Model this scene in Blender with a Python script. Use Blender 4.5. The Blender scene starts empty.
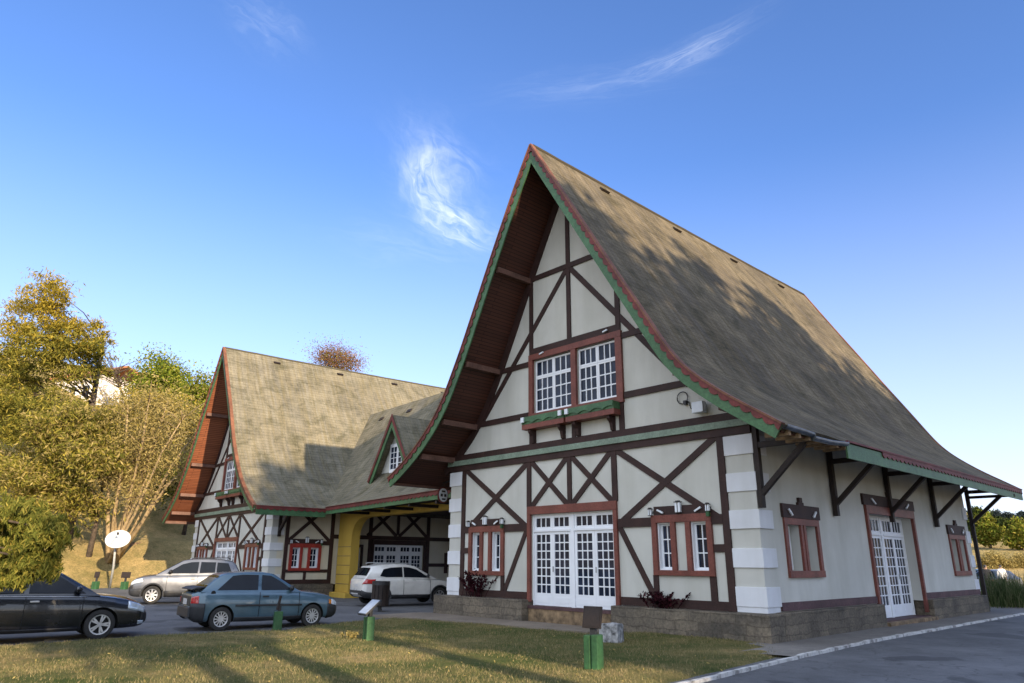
import bpy, bmesh, math, random
import numpy as np
from mathutils import Vector, Matrix, noise as mnoise
random.seed(7); RNG = np.random.default_rng(11)
SC = bpy.context.scene
COL = SC.collection
rad = math.radians

# ------------------------------------------------------------------ materials
def new_mat(name):
    m = bpy.data.materials.new(name); m.use_nodes = True
    nt = m.node_tree; nt.nodes.clear()
    out = nt.nodes.new('ShaderNodeOutputMaterial')
    return m, nt, out
def N(nt, t, **kw):
    n = nt.nodes.new(t)
    for k, v in kw.items():
        if k in n.inputs: n.inputs[k].default_value = v
        else: setattr(n, k, v)
    return n
def ramp(nt, fac, stops):
    r = nt.nodes.new('ShaderNodeValToRGB'); e = r.color_ramp.elements
    while len(e) < len(stops): e.new(.5)
    for el, (p, c) in zip(e, stops):
        el.position = p; el.color = (*c, 1) if len(c) == 3 else c
    nt.links.new(fac, r.inputs[0]); return r
def mixc(nt, fac, a, b, mode='MIX'):
    m = nt.nodes.new('ShaderNodeMix'); m.data_type = 'RGBA'; m.blend_type = mode
    for s, v in ((m.inputs[0], fac), (m.inputs[6], a), (m.inputs[7], b)):
        if isinstance(v, (int, float)): s.default_value = v
        elif isinstance(v, tuple): s.default_value = (*v, 1) if len(v) == 3 else v
        else: nt.links.new(v, s)
    return m.outputs[2]
def coords(nt, scale=(1, 1, 1), kind='Object'):
    tc = nt.nodes.new('ShaderNodeTexCoord'); mp = nt.nodes.new('ShaderNodeMapping')
    mp.inputs['Scale'].default_value = scale
    nt.links.new(tc.outputs[kind], mp.inputs[0]); return mp.outputs[0]
def noise(nt, vec, scale, detail=4, rough=.55, dist=0):
    n = N(nt, 'ShaderNodeTexNoise', Scale=scale, Detail=detail, Roughness=rough, Distortion=dist)
    nt.links.new(vec, n.inputs['Vector']); return n.outputs['Fac']
def bump(nt, h, strength=.3, dist=.02):
    b = N(nt, 'ShaderNodeBump', Strength=strength, Distance=dist)
    nt.links.new(h, b.inputs['Height']); return b.outputs[0]
def pbsdf(nt, out, col, rough=.7, normal=None, metal=0, coat=0, spec=.5):
    p = N(nt, 'ShaderNodeBsdfPrincipled', Metallic=metal)
    p.inputs['Coat Weight'].default_value = coat; p.inputs['Coat Roughness'].default_value = .04
    p.inputs['Specular IOR Level'].default_value = spec
    for s, v in ((p.inputs['Base Color'], col), (p.inputs['Roughness'], rough)):
        if isinstance(v, (int, float)): s.default_value = v
        elif isinstance(v, tuple): s.default_value = (*v, 1)
        else: nt.links.new(v, s)
    if normal is not None: nt.links.new(normal, p.inputs['Normal'])
    nt.links.new(p.outputs[0], out.inputs[0]); return p

def m_simple(name, col, rough=.6, var=.25, scale=3, metal=0, coat=0, bs=.15, spec=.5, fine=40):
    m, nt, out = new_mat(name); v = coords(nt)
    n1 = noise(nt, v, scale); n2 = noise(nt, v, fine, 3)
    dk = tuple(c*(1-var) for c in col); lt = tuple(min(1, c*(1+var)) for c in col)
    c = ramp(nt, n1, [(.3, dk), (.7, lt)]).outputs[0]
    pbsdf(nt, out, c, rough, bump(nt, n2, bs, .01), metal, coat, spec); return m

M = {}
def m_stucco(name, col):
    m, nt, out = new_mat(name); v = coords(nt)
    vs = coords(nt, (.9, .9, .16))
    big = noise(nt, v, .55, 5, .6); st = noise(nt, vs, 1.6, 5, .62); fine = noise(nt, v, 60, 4)
    c = ramp(nt, big, [(.28, tuple(x*.86 for x in col)), (.72, tuple(min(1, x*1.06) for x in col))]).outputs[0]
    s = ramp(nt, st, [(.42, (0, 0, 0)), (.75, (1, 1, 1))]).outputs[0]
    sf = N(nt, 'ShaderNodeMath', operation='MULTIPLY'); nt.links.new(s, sf.inputs[0]); sf.inputs[1].default_value = .42
    c = mixc(nt, sf.outputs[0], c, (col[0]*.62, col[1]*.62, col[2]*.56))
    pbsdf(nt, out, c, .9, bump(nt, fine, .25, .01), spec=.2); return m
M['stucco'] = m_stucco('stucco', (.54, .535, .485))
M['stucco_cream'] = m_stucco('stucco_cream', (.60, .55, .43))
M['quoin'] = m_stucco('quoin_white', (.67, .685, .71))
M['quoin_grey'] = m_stucco('quoin_grey', (.50, .50, .47))

def m_wood(name, col, rough=.65, var=.35):
    m, nt, out = new_mat(name); v = coords(nt)
    a = noise(nt, v, 2.2, 5, .6); b = noise(nt, v, 22, 5, .65)
    c = ramp(nt, a, [(.3, tuple(x*(1-var) for x in col)), (.7, tuple(x*(1+var) for x in col))]).outputs[0]
    c2 = ramp(nt, b, [(.35, (.75, .75, .75)), (.65, (1.15, 1.15, 1.15))]).outputs[0]
    c = mixc(nt, 1.0, c, c2, 'MULTIPLY')
    pbsdf(nt, out, c, rough, bump(nt, b, .3, .01), spec=.35); return m
M['timber'] = m_wood('timber_brown', (.035, .0155, .0125))
M['purlin'] = m_wood('purlin_brown', (.13, .068, .052))
M['red'] = m_wood('red_paint', (.165, .050, .036), .5, .25)
M['redbright'] = m_wood('bright_red_paint', (.30, .035, .025), .5, .2)
M['trimred'] = m_wood('trim_red', (.125, .026, .022), .6, .4)
M['vergered'] = m_wood('verge_red', (.16, .066, .034), .6, .4)
M['maroon'] = m_wood('maroon_skirting', (.085, .045, .047))
M['green'] = m_wood('green_paint', (.052, .122, .052), .5, .3)
M['greenpale'] = m_wood('pale_green_paint', (.185, .245, .185), .6, .2)
M['postgreen'] = m_wood('post_green', (.030, .092, .034), .55, .35)
M['white'] = m_simple('white_paint', (.74, .76, .79), .45, .05, 1.5, bs=.05)
M['yellow'] = m_stucco('yellow_paint', (.60, .40, .08))
M['darkwood'] = m_wood('dark_wood', (.024, .016, .013))
M['metal'] = m_simple('zinc_gutter', (.15, .18, .23), .35, .3, 5, metal=.8)
M['greymetal'] = m_simple('grey_metal', (.35, .36, .36), .5, .2, 5)
M['dish'] = m_simple('dish_paint', (.55, .55, .55), .5, .1, 2)
M['dark'] = m_simple('dark_plastic', (.018, .018, .02), .5, .3, 6)
M['rubber'] = m_simple('tyre_rubber', (.022, .021, .02), .85, .3, 9)
M['void'] = m_simple('dark_interior', (.010, .010, .010), .9, .1, 3)
M['lampglass'] = m_simple('lantern_glass', (.66, .70, .74), .25, .1, 3)

def m_soffit(name, c1, c2):
    m, nt, out = new_mat(name); tc = nt.nodes.new('ShaderNodeUVMap')
    mp = N(nt, 'ShaderNodeMapping'); nt.links.new(tc.outputs[0], mp.inputs[0]); v = mp.outputs[0]
    b = N(nt, 'ShaderNodeTexBrick', Scale=1.0); b.offset = .4
    for k, x in (('Color1', (*c1, 1)), ('Color2', (*c2, 1)), ('Mortar', (.012, .006, .005, 1))): b.inputs[k].default_value = x
    b.inputs['Brick Width'].default_value = 3.0; b.inputs['Row Height'].default_value = .115
    b.inputs['Mortar Size'].default_value = .010; b.inputs['Bias'].default_value = 0
    nt.links.new(v, b.inputs['Vector'])
    pbsdf(nt, out, b.outputs[0], .6, bump(nt, b.outputs['Fac'], -.4, .01), spec=.35); return m
M['soffit'] = m_soffit('soffit_boards', (.085, .031, .020), (.060, .022, .015)); M['soffit2'] = m_soffit('soffit_boards_orange', (.27, .092, .042), (.20, .066, .030))

def m_roof(name, c1, c2, moss):
    m, nt, out = new_mat(name); tc = nt.nodes.new('ShaderNodeUVMap'); v = tc.outputs[0]
    def mp(s):
        q = N(nt, 'ShaderNodeMapping'); q.inputs['Scale'].default_value = s; nt.links.new(v, q.inputs[0]); return q.outputs[0]
    b = N(nt, 'ShaderNodeTexBrick', Scale=1.0); b.offset = .5
    for k, x in (('Color1', (1, 1, 1, 1)), ('Color2', (.88, .88, .88, 1)), ('Mortar', (.30, .30, .30, 1))): b.inputs[k].default_value = x
    b.inputs['Brick Width'].default_value = 1.3; b.inputs['Row Height'].default_value = .20
    b.inputs['Mortar Size'].default_value = .016; b.inputs['Mortar Smooth'].default_value = .8
    nt.links.new(v, b.inputs['Vector'])
    big = noise(nt, mp((.25, .25, 1)), 1.5, 6, .65, .3)
    streak = noise(nt, mp((2.6, .16, 1)), 2.0, 6, .68, .4)
    fst = noise(nt, mp((3.5, .3, 1)), 2.0, 5, .65)
    fine = noise(nt, mp((1, 1, 1)), 28, 4, .7)
    c = ramp(nt, big, [(.28, c2), (.68, c1)]).outputs[0]
    c = mixc(nt, ramp(nt, streak, [(.40, (0, 0, 0)), (.66, (.85, .85, .85))]).outputs[0], c, moss)
    c = mixc(nt, 1.0, c, ramp(nt, fst, [(.28, (.78, .78, .78)), (.7, (1.14, 1.13, 1.1))]).outputs[0], 'MULTIPLY')
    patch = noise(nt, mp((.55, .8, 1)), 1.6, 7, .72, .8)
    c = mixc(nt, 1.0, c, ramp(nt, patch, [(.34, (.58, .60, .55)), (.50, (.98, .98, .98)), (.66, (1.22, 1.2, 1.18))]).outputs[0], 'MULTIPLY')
    c = mixc(nt, 1.0, c, ramp(nt, fine, [(.3, (.62, .62, .62)), (.7, (1.32, 1.32, 1.32))]).outputs[0], 'MULTIPLY')
    c = mixc(nt, .62, c, b.outputs[0], 'MULTIPLY')
    ad = N(nt, 'ShaderNodeMath', operation='ADD'); nt.links.new(b.outputs['Color'], ad.inputs[0]); nt.links.new(fine, ad.inputs[1])
    pbsdf(nt, out, c, .92, bump(nt, ad.outputs[0], .35, .02), spec=.15); return m
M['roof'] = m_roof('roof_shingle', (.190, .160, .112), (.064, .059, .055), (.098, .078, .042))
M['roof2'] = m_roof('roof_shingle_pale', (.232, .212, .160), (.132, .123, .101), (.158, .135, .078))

def m_glass():
    m, nt, out = new_mat('window_glass'); v = coords(nt)
    c = ramp(nt, noise(nt, v, 1.3, 3), [(.35, (.008, .012, .024)), (.7, (.028, .038, .065))]).outputs[0]
    pbsdf(nt, out, c, .08, bump(nt, noise(nt, v, 2.0, 2), .06, .02), spec=.22); return m
M['glass'] = m_glass()
M['cglass'] = m_simple('car_glass', (.008, .010, .014), .05, .2, 3, bs=0, spec=.22)

def m_stone():
    m, nt, out = new_mat('plinth_stone'); v = coords(nt)
    tc = nt.nodes.new('ShaderNodeTexCoord'); sp = nt.nodes.new('ShaderNodeSeparateXYZ'); nt.links.new(tc.outputs['Object'], sp.inputs[0])
    ad = N(nt, 'ShaderNodeMath', operation='ADD'); nt.links.new(sp.outputs[0], ad.inputs[0]); nt.links.new(sp.outputs[1], ad.inputs[1])
    cb = nt.nodes.new('ShaderNodeCombineXYZ'); nt.links.new(ad.outputs[0], cb.inputs[0]); nt.links.new(sp.outputs[2], cb.inputs[1])
    b = N(nt, 'ShaderNodeTexBrick', Scale=1.0); b.offset = .43; b.squash = .8; b.squash_frequency = 3
    for k, x in (('Color1', (.158, .140, .115, 1)), ('Color2', (.110, .100, .086, 1)), ('Mortar', (.105, .093, .078, 1))): b.inputs[k].default_value = x
    b.inputs['Brick Width'].default_value = .62; b.inputs['Row Height'].default_value = .205; b.inputs['Mortar Size'].default_value = .012
    wob = N(nt, 'ShaderNodeVectorMath', operation='ADD'); nz = N(nt, 'ShaderNodeTexNoise', Scale=2.2, Detail=3)
    nt.links.new(v, nz.inputs[0]); sc = N(nt, 'ShaderNodeVectorMath', operation='SCALE'); sc.inputs['Scale'].default_value = .17
    nt.links.new(nz.outputs['Color'], sc.inputs[0]); nt.links.new(cb.outputs[0], wob.inputs[0]); nt.links.new(sc.outputs[0], wob.inputs[1])
    nt.links.new(wob.outputs[0], b.inputs['Vector'])
    big = noise(nt, v, 1.2, 6, .65); fine = noise(nt, v, 18, 5, .7)
    c = mixc(nt, 1.0, b.outputs[0], ramp(nt, big, [(.3, (.55, .55, .56)), (.7, (1.4, 1.3, 1.15))]).outputs[0], 'MULTIPLY')
    c = mixc(nt, 1.0, c, ramp(nt, fine, [(.3, (.6, .6, .6)), (.7, (1.35, 1.35, 1.35))]).outputs[0], 'MULTIPLY')
    ad2 = N(nt, 'ShaderNodeMath', operation='SUBTRACT'); nt.links.new(fine, ad2.inputs[0]); nt.links.new(b.outputs['Fac'], ad2.inputs[1])
    pbsdf(nt, out, c, .9, bump(nt, ad2.outputs[0], .6, .03), spec=.2); return m
M['stone'] = m_stone()
M['rubble'] = m_simple('rubble_stone', (.20, .135, .075), .9, .6, 5, bs=.8, fine=12)
M['whitewash'] = m_simple('whitewashed_stone', (.22, .22, .22), .9, .95, 9, bs=.6)

def m_asphalt(name, col, var=.25):
    m, nt, out = new_mat(name); v = coords(nt)
    big = noise(nt, v, .35, 6, .65, .4); mid = noise(nt, v, 3.5, 5, .65); fine = noise(nt, v, 90, 3, .7)
    c = ramp(nt, big, [(.3, tuple(x*(1-var) for x in col)), (.7, tuple(x*(1+var) for x in col))]).outputs[0]
    c = mixc(nt, 1.0, c, ramp(nt, mid, [(.3, (.85, .85, .85)), (.7, (1.12, 1.12, 1.12))]).outputs[0], 'MULTIPLY')
    c = mixc(nt, 1.0, c, ramp(nt, fine, [(.3, (.65, .65, .65)), (.7, (1.35, 1.35, 1.35))]).outputs[0], 'MULTIPLY')
    pbsdf(nt, out, c, .8, bump(nt, fine, .5, .006), spec=.3); return m
M['asphalt'] = m_asphalt('asphalt', (.108, .110, .117), .32)
def road_extra(m):
    nt = m.node_tree; p = next(n for n in nt.nodes if n.type == 'BSDF_PRINCIPLED'); src = p.inputs['Base Color'].links[0].from_socket; v = coords(nt)
    pt = noise(nt, v, .5, 3, .5, .6); c = mixc(nt, ramp(nt, pt, [(.60, (0, 0, 0)), (.625, (.75, .75, .75))]).outputs[0], src, (.050, .051, .056))
    vo = N(nt, 'ShaderNodeTexVoronoi', Scale=.55, feature='DISTANCE_TO_EDGE'); wv = N(nt, 'ShaderNodeTexNoise', Scale=1.5, Detail=4); nt.links.new(v, wv.inputs[0])
    ad = N(nt, 'ShaderNodeVectorMath', operation='ADD'); nt.links.new(v, ad.inputs[0]); nt.links.new(wv.outputs['Color'], ad.inputs[1]); nt.links.new(ad.outputs[0], vo.inputs['Vector'])
    cr = ramp(nt, vo.outputs['Distance'], [(.0, (.55, .55, .55)), (.012, (0, 0, 0))]).outputs[0]; c = mixc(nt, cr, c, (.035, .034, .033)); nt.links.new(c, p.inputs['Base Color'])
road_extra(M['asphalt'])
M['pave'] = m_asphalt('old_paving', (.170, .155, .138), .35)
M['slab'] = m_asphalt('concrete_slab', (.20, .165, .13), .3)

def m_lawn():
    m, nt, out = new_mat('dry_lawn'); v = coords(nt)
    big = noise(nt, v, .33, 6, .62, .5); mid = noise(nt, v, 1.9, 6, .68); fine = noise(nt, v, 26, 5, .75); vf = noise(nt, v, 120, 3, .7)
    c = ramp(nt, big, [(.36, (.085, .112, .038)), (.50, (.155, .152, .068)), (.62, (.300, .240, .125)), (.74, (.46, .36, .21))]).outputs[0]
    c2 = ramp(nt, mid, [(.3, (.62, .78, .60)), (.7, (1.28, 1.15, 1.1))]).outputs[0]
    c = mixc(nt, 1.0, c, c2, 'MULTIPLY')
    c = mixc(nt, 1.0, c, ramp(nt, fine, [(.28, (.34, .40, .34)), (.72, (1.6, 1.5, 1.4))]).outputs[0], 'MULTIPLY')
    ad = N(nt, 'ShaderNodeMath', operation='ADD'); nt.links.new(fine, ad.inputs[0]); nt.links.new(vf, ad.inputs[1])
    pbsdf(nt, out, c, .95, bump(nt, ad.outputs[0], .9, .05), spec=.1); return m
M['lawn'] = m_lawn()
def m_ground():
    m, nt, out = new_mat('dry_hillside'); v = coords(nt)
    big = noise(nt, v, .12, 6, .65, .5); mid = noise(nt, v, 1.1, 6, .7); fine = noise(nt, v, 9, 5, .75)
    c = ramp(nt, big, [(.3, (.22, .18, .08)), (.5, (.38, .30, .15)), (.7, (.48, .36, .19))]).outputs[0]
    c = mixc(nt, 1.0, c, ramp(nt, mid, [(.3, (.55, .62, .5)), (.7, (1.3, 1.2, 1.1))]).outputs[0], 'MULTIPLY')
    c = mixc(nt, 1.0, c, ramp(nt, fine, [(.28, (.55, .58, .55)), (.72, (1.4, 1.35, 1.3))]).outputs[0], 'MULTIPLY')
    pbsdf(nt, out, c, .95, bump(nt, fine, 1.0, .15), spec=.1); return m
M['ground'] = m_ground()

def m_kerb():
    m, nt, out = new_mat('painted_kerb'); v = coords(nt)
    n = noise(nt, v, 3.2, 6, .72); f = noise(nt, v, 30, 4)
    c = ramp(nt, n, [(.40, (.20, .19, .18)), (.50, (.48, .47, .45)), (.7, (.62, .61, .59))]).outputs[0]
    pbsdf(nt, out, c, .85, bump(nt, f, .4, .01), spec=.2); return m
M['kerb'] = m_kerb()

def m_leaf(name, stops, trans=.35):
    m, nt, out = new_mat(name); g = nt.nodes.new('ShaderNodeNewGeometry')
    c = ramp(nt, g.outputs['Random Per Island'], stops).outputs[0]
    d = nt.nodes.new('ShaderNodeBsdfDiffuse'); t = nt.nodes.new('ShaderNodeBsdfTranslucent')
    nt.links.new(c, d.inputs[0]); nt.links.new(c, t.inputs[0])
    mx = nt.nodes.new('ShaderNodeMixShader'); mx.inputs[0].default_value = trans
    nt.links.new(d.outputs[0], mx.inputs[1]); nt.links.new(t.outputs[0], mx.inputs[2]); nt.links.new(mx.outputs[0], out.inputs[0]); return m
M['leaf_olive'] = m_leaf('leaf_olive', [(0, (.070, .080, .016)), (.4, (.175, .170, .034)), (.8, (.31, .265, .052)), (1, (.44, .35, .075))])
M['leaf_gold'] = m_leaf('leaf_gold', [(0, (.15, .125, .018)), (.5, (.30, .235, .034)), (1, (.46, .33, .05))])
M['leaf_tan'] = m_leaf('leaf_tan', [(0, (.16, .13, .048)), (.5, (.31, .25, .09)), (1, (.46, .36, .14))])
M['leaf_green'] = m_leaf('leaf_green', [(0, (.075, .115, .018)), (.5, (.17, .215, .030)), (1, (.33, .32, .05))])
M['leaf_far_haze'] = m_leaf('leaf_far_haze', [(0, (.022, .034, .036)), (.6, (.042, .056, .056)), (1, (.07, .082, .075))])  # bluish haze of distance put into the leaf colour
M['leaf_dark'] = m_leaf('leaf_dark', [(0, (.020, .032, .012)), (.5, (.040, .058, .018)), (1, (.075, .090, .025))])
M['leaf_bough'] = m_leaf('leaf_bough', [(0, (.075, .090, .020)), (.5, (.16, .17, .036)), (.9, (.28, .25, .055)), (1, (.40, .31, .07))])
M['leaf_rust'] = m_leaf('leaf_rust', [(0, (.12, .06, .04)), (.6, (.24, .125, .075)), (1, (.34, .19, .10))])
M['leaf_maroon'] = m_leaf('leaf_maroon', [(0, (.012, .006, .008)), (.7, (.04, .012, .016)), (1, (.08, .02, .025))], .15)
M['leaf_blade'] = m_leaf('leaf_blade', [(0, (.045, .07, .025)), (.6, (.10, .13, .05)), (1, (.22, .21, .11))])
M['leaf_grass'] = m_leaf('grass_blades', [(0, (.085, .105, .038)), (.45, (.165, .155, .068)), (.8, (.29, .23, .115)), (1, (.42, .33, .18))], .25)
M['bark'] = m_simple('bark', (.075, .055, .04), .9, .5, 6, bs=.9, fine=20)
M['bark_pale'] = m_simple('bark_pale', (.30, .22, .12), .9, .4, 6, bs=.9, fine=20)

def m_paint(name, col, metal=.35, rough=.32):
    m, nt, out = new_mat(name); v = coords(nt)
    n = noise(nt, v, 2.5, 5); fl = noise(nt, v, 500, 2)
    c = ramp(nt, n, [(.3, tuple(x*.85 for x in col)), (.7, tuple(min(1, x*1.1) for x in col))]).outputs[0]
    r = ramp(nt, n, [(.3, (rough*.8,)*3), (.7, (rough*1.2,)*3)]).outputs[0]
    pbsdf(nt, out, c, r, bump(nt, fl, .03, .001), metal, .8); return m
M['paint_teal'] = m_paint('teal_metallic', (.075, .135, .180), .35)
M['paint_black'] = m_paint('black_paint', (.008, .009, .013), .0, .25)
M['paint_silver'] = m_paint('silver_paint', (.15, .155, .17), .5)
M['paint_white'] = m_paint('white_pearl_paint', (.66, .65, .62), .05)
M['bumper'] = m_simple('bumper_plastic', (.022, .023, .026), .6, .25, 5)
M['rim'] = m_simple('alloy_rim', (.55, .55, .56), .3, .1, 5, metal=.7)
M['rimwhite'] = m_simple('pale_rim', (.70, .70, .70), .4, .1, 5, metal=.2)
M['lens'] = m_simple('headlight_lens', (.55, .62, .70), .08, .2, 9, metal=.3, coat=1)
M['taillens'] = m_simple('tail_lens', (.40, .015, .012), .12, .2, 9, coat=1)
M['amber'] = m_simple('amber_lens', (.5, .16, .02), .15, .2, 9, coat=1)
M['plate'] = m_simple('number_plate', (.5, .5, .5), .5, .1, 9)
M['panel'] = m_simple('panel_face', (.34, .38, .43), .25, .15, 5)
M['skin'] = m_simple('skin', (.30, .17, .11), .6, .1, 5)
M['cloth_dark'] = m_simple('dark_cloth', (.02, .02, .026), .9, .2, 5)
M['cloth_white'] = m_simple('white_cloth', (.6, .6, .6), .9, .1, 5)
M['cloth_red'] = m_simple('red_cloth', (.3, .05, .04), .9, .2, 5)
M['housewall'] = m_stucco('house_wall', (.74, .68, .64))
M['tile'] = m_simple('clay_tile', (.36, .15, .06), .9, .3, 8)

# ------------------------------------------------------------------ mesh helpers
def IDF(a, b, c): return (a, b, c)
class MB:
    def __init__(s): s.v = []; s.f = []; s.mi = []; s.cur = 0
    def add(s, vs, fs):
        o = len(s.v); s.v += [tuple(map(float, p)) for p in vs]
        for f in fs: s.f.append(tuple(i+o for i in f)); s.mi.append(s.cur)
    def hexa(s, p):           # 8 points: 0-3 bottom loop, 4-7 top loop
        s.add(p, [(0, 3, 2, 1), (4, 5, 6, 7), (0, 1, 5, 4), (1, 2, 6, 5), (2, 3, 7, 6), (3, 0, 4, 7)]); return s
    def box(s, a0, a1, b0, b1, c0, c1, F=IDF):
        s.hexa([F(*q) for q in ((a0, b0, c0), (a1, b0, c0), (a1, b1, c0), (a0, b1, c0), (a0, b0, c1), (a1, b0, c1), (a1, b1, c1), (a0, b1, c1))]); return s
    def bar2(s, F, p, q, w, c0, c1):   # bar in the plane of a wall frame between two points
        p = np.array(p, float); q = np.array(q, float); d = q-p; d /= np.linalg.norm(d); n = np.array((-d[1], d[0]))*w/2
        L = [p-n, q-n, q+n, p+n]
        s.hexa([F(x[0], x[1], c0) for x in L]+[F(x[0], x[1], c1) for x in L]); return s
    def bar(s, p, q, w, h, up=(0, 0, 1)):
        p = Vector(p); q = Vector(q); d = (q-p).normalized(); u = Vector(up)
        r = d.cross(u).normalized()*w/2; t = r.cross(d).normalized()*h/2
        s.hexa([p-r-t, p+r-t, p+r+t, p-r+t, q-r-t, q+r-t, q+r+t, q-r+t]); return s
    def tube(s, pts, rads, n=8, cap=True):
        pts = [Vector(p) for p in pts]
        rings = []
        for i, p in enumerate(pts):
            d = (pts[min(i+1, len(pts)-1)]-pts[max(i-1, 0)]).normalized()
            u = Vector((0, 0, 1)) if abs(d.z) < .95 else Vector((1, 0, 0))
            a = d.cross(u).normalized(); b = a.cross(d)
            rings.append([p+(a*math.cos(2*math.pi*k/n)+b*math.sin(2*math.pi*k/n))*rads[i] for k in range(n)])
        vs = [v for r in rings for v in r]; fs = []
        for i in range(len(pts)-1):
            for k in range(n): fs.append((i*n+k, i*n+(k+1) % n, (i+1)*n+(k+1) % n, (i+1)*n+k))
        if cap: fs += [tuple(range(n-1, -1, -1)), tuple((len(pts)-1)*n+k for k in range(n))]
        s.add(vs, fs); return s
    def lathe(s, prof, n=24, mat=Matrix.Identity(4)):   # profile of (r, z) about the z axis
        vs = []; fs = []
        for r, z in prof:
            for k in range(n): vs.append(mat @ Vector((r*math.cos(2*math.pi*k/n), r*math.sin(2*math.pi*k/n), z)))
        for i in range(len(prof)-1):
            for k in range(n): fs.append((i*n+k, i*n+(k+1) % n, (i+1)*n+(k+1) % n, (i+1)*n+k))
        s.add(vs, fs); return s
    def prism(s, pts, e):     # polygon (3-D points) pushed along e
        n = len(pts); pts = [Vector(p) for p in pts]; e = Vector(e)
        s.add(pts+[p+e for p in pts], [tuple(range(n-1, -1, -1)), tuple(range(n, 2*n))]+[(i, (i+1) % n, (i+1) % n+n, i+n) for i in range(n)]); return s
    def build(s, name, mats, parent=None, smooth=False, fix=True, bevel=0):
        me = bpy.data.meshes.new(name)
        me.from_pydata(s.v, [], s.f)
        for m in (mats if isinstance(mats, (list, tuple)) else [mats]): me.materials.append(M[m] if isinstance(m, str) else m)
        me.polygons.foreach_set('material_index', s.mi)
        if fix:
            bm = bmesh.new(); bm.from_mesh(me); bmesh.ops.recalc_face_normals(bm, faces=bm.faces); bm.to_mesh(me); bm.free()
        if smooth: me.polygons.foreach_set('use_smooth', [True]*len(me.polygons))
        o = bpy.data.objects.new(name, me); COL.objects.link(o)
        if parent: o.parent = parent
        if bevel:
            b = o.modifiers.new('bevel', 'BEVEL'); b.width = bevel; b.segments = 2; b.limit_method = 'ANGLE'
        return o
def tag(o, label=None, cat=None, group=None, kind=None):
    for k, v in (('label', label), ('category', cat), ('group', group), ('kind', kind)):
        if v: o[k] = v
    return o
def empty(name, label, cat, loc=(0, 0, 0), rz=0, group=None):
    o = bpy.data.objects.new(name, None); COL.objects.link(o); o.location = loc; o.rotation_euler = (0, 0, rz)
    o.empty_display_size = .2
    return tag(o, label, cat, group)
def boolean_cut(o, cutter_mb, transfer=None):
    mats = [transfer] if transfer else [list(o.data.materials)[0]]
    c = cutter_mb.build('cutter', mats, o.parent)
    bpy.context.view_layer.update()
    md = o.modifiers.new('cut', 'BOOLEAN'); md.operation = 'DIFFERENCE'; md.object = c; md.solver = 'EXACT'
    if transfer: md.material_mode = 'TRANSFER'
    dg = bpy.context.evaluated_depsgraph_get(); dg.update()
    me = bpy.data.meshes.new_from_object(o.evaluated_get(dg))
    o.modifiers.clear(); old = o.data; o.data = me; bpy.data.meshes.remove(old)
    cm = c.data; bpy.data.objects.remove(c); bpy.data.meshes.remove(cm)

# ------------------------------------------------------------------ camera, world, sun
cam = bpy.data.cameras.new('camera'); co = bpy.data.objects.new('camera', cam); COL.objects.link(co)
R_ = Vector((.6840189, .7294380, .0061901)); U_ = Vector((.2141126, -.2088783, .9542147)); W_ = Vector((-.6973334, .6513755, .2990585))
CAM = Vector((8.316787, -15.631177, 1.65))
mm = Matrix.Identity(4)
for i in range(3): mm[i][0] = R_[i]; mm[i][1] = U_[i]; mm[i][2] = -W_[i]; mm[i][3] = CAM[i]
co.matrix_world = mm; cam.sensor_width = 36; cam.lens = 702.40128/1024*36; cam.clip_end = 2000; cam.clip_start = .05
SC.camera = co

SUNV = Vector((.943, -.181, .290)).normalized()
EL = math.asin(SUNV.z); AZ = math.atan2(SUNV.x, SUNV.y)
sl = bpy.data.lights.new('sun', 'SUN'); so = bpy.data.objects.new('sun', sl); COL.objects.link(so)
sl.energy = 5.0; sl.angle = rad(.5); sl.color = (1, .80, .55)
so.rotation_euler = (-SUNV).to_track_quat('-Z', 'Y').to_euler(); so.location = (60, -20, 40)

wd = bpy.data.worlds.new('World'); SC.world = wd; wd.use_nodes = True
nt = wd.node_tree; nt.nodes.clear()
wo = nt.nodes.new('ShaderNodeOutputWorld'); bg = nt.nodes.new('ShaderNodeBackground')
sky = nt.nodes.new('ShaderNodeTexSky'); sky.sky_type = 'NISHITA'; sky.sun_disc = False
sky.sun_elevation = EL; sky.sun_rotation = AZ; sky.altitude = 1600; sky.air_density = 1.0; sky.dust_density = 1.0; sky.ozone_density = 3.0
SKYS = .15; FILL_VEIL = (6.4, 7.0, 8.0)
tc = nt.nodes.new('ShaderNodeTexCoord')
def dotn(v):
    d = N(nt, 'ShaderNodeVectorMath', operation='DOT_PRODUCT'); nt.links.new(tc.outputs['Generated'], d.inputs[0]); d.inputs[1].default_value = v; return d.outputs['Value']
def mth(op, a, b=None, c=None):
    n = N(nt, 'ShaderNodeMath', operation=op)
    for i, x in enumerate((a, b, c)):
        if x is None: continue
        if isinstance(x, (int, float)): n.inputs[i].default_value = x
        else: nt.links.new(x, n.inputs[i])
    return n.outputs[0]
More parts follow.
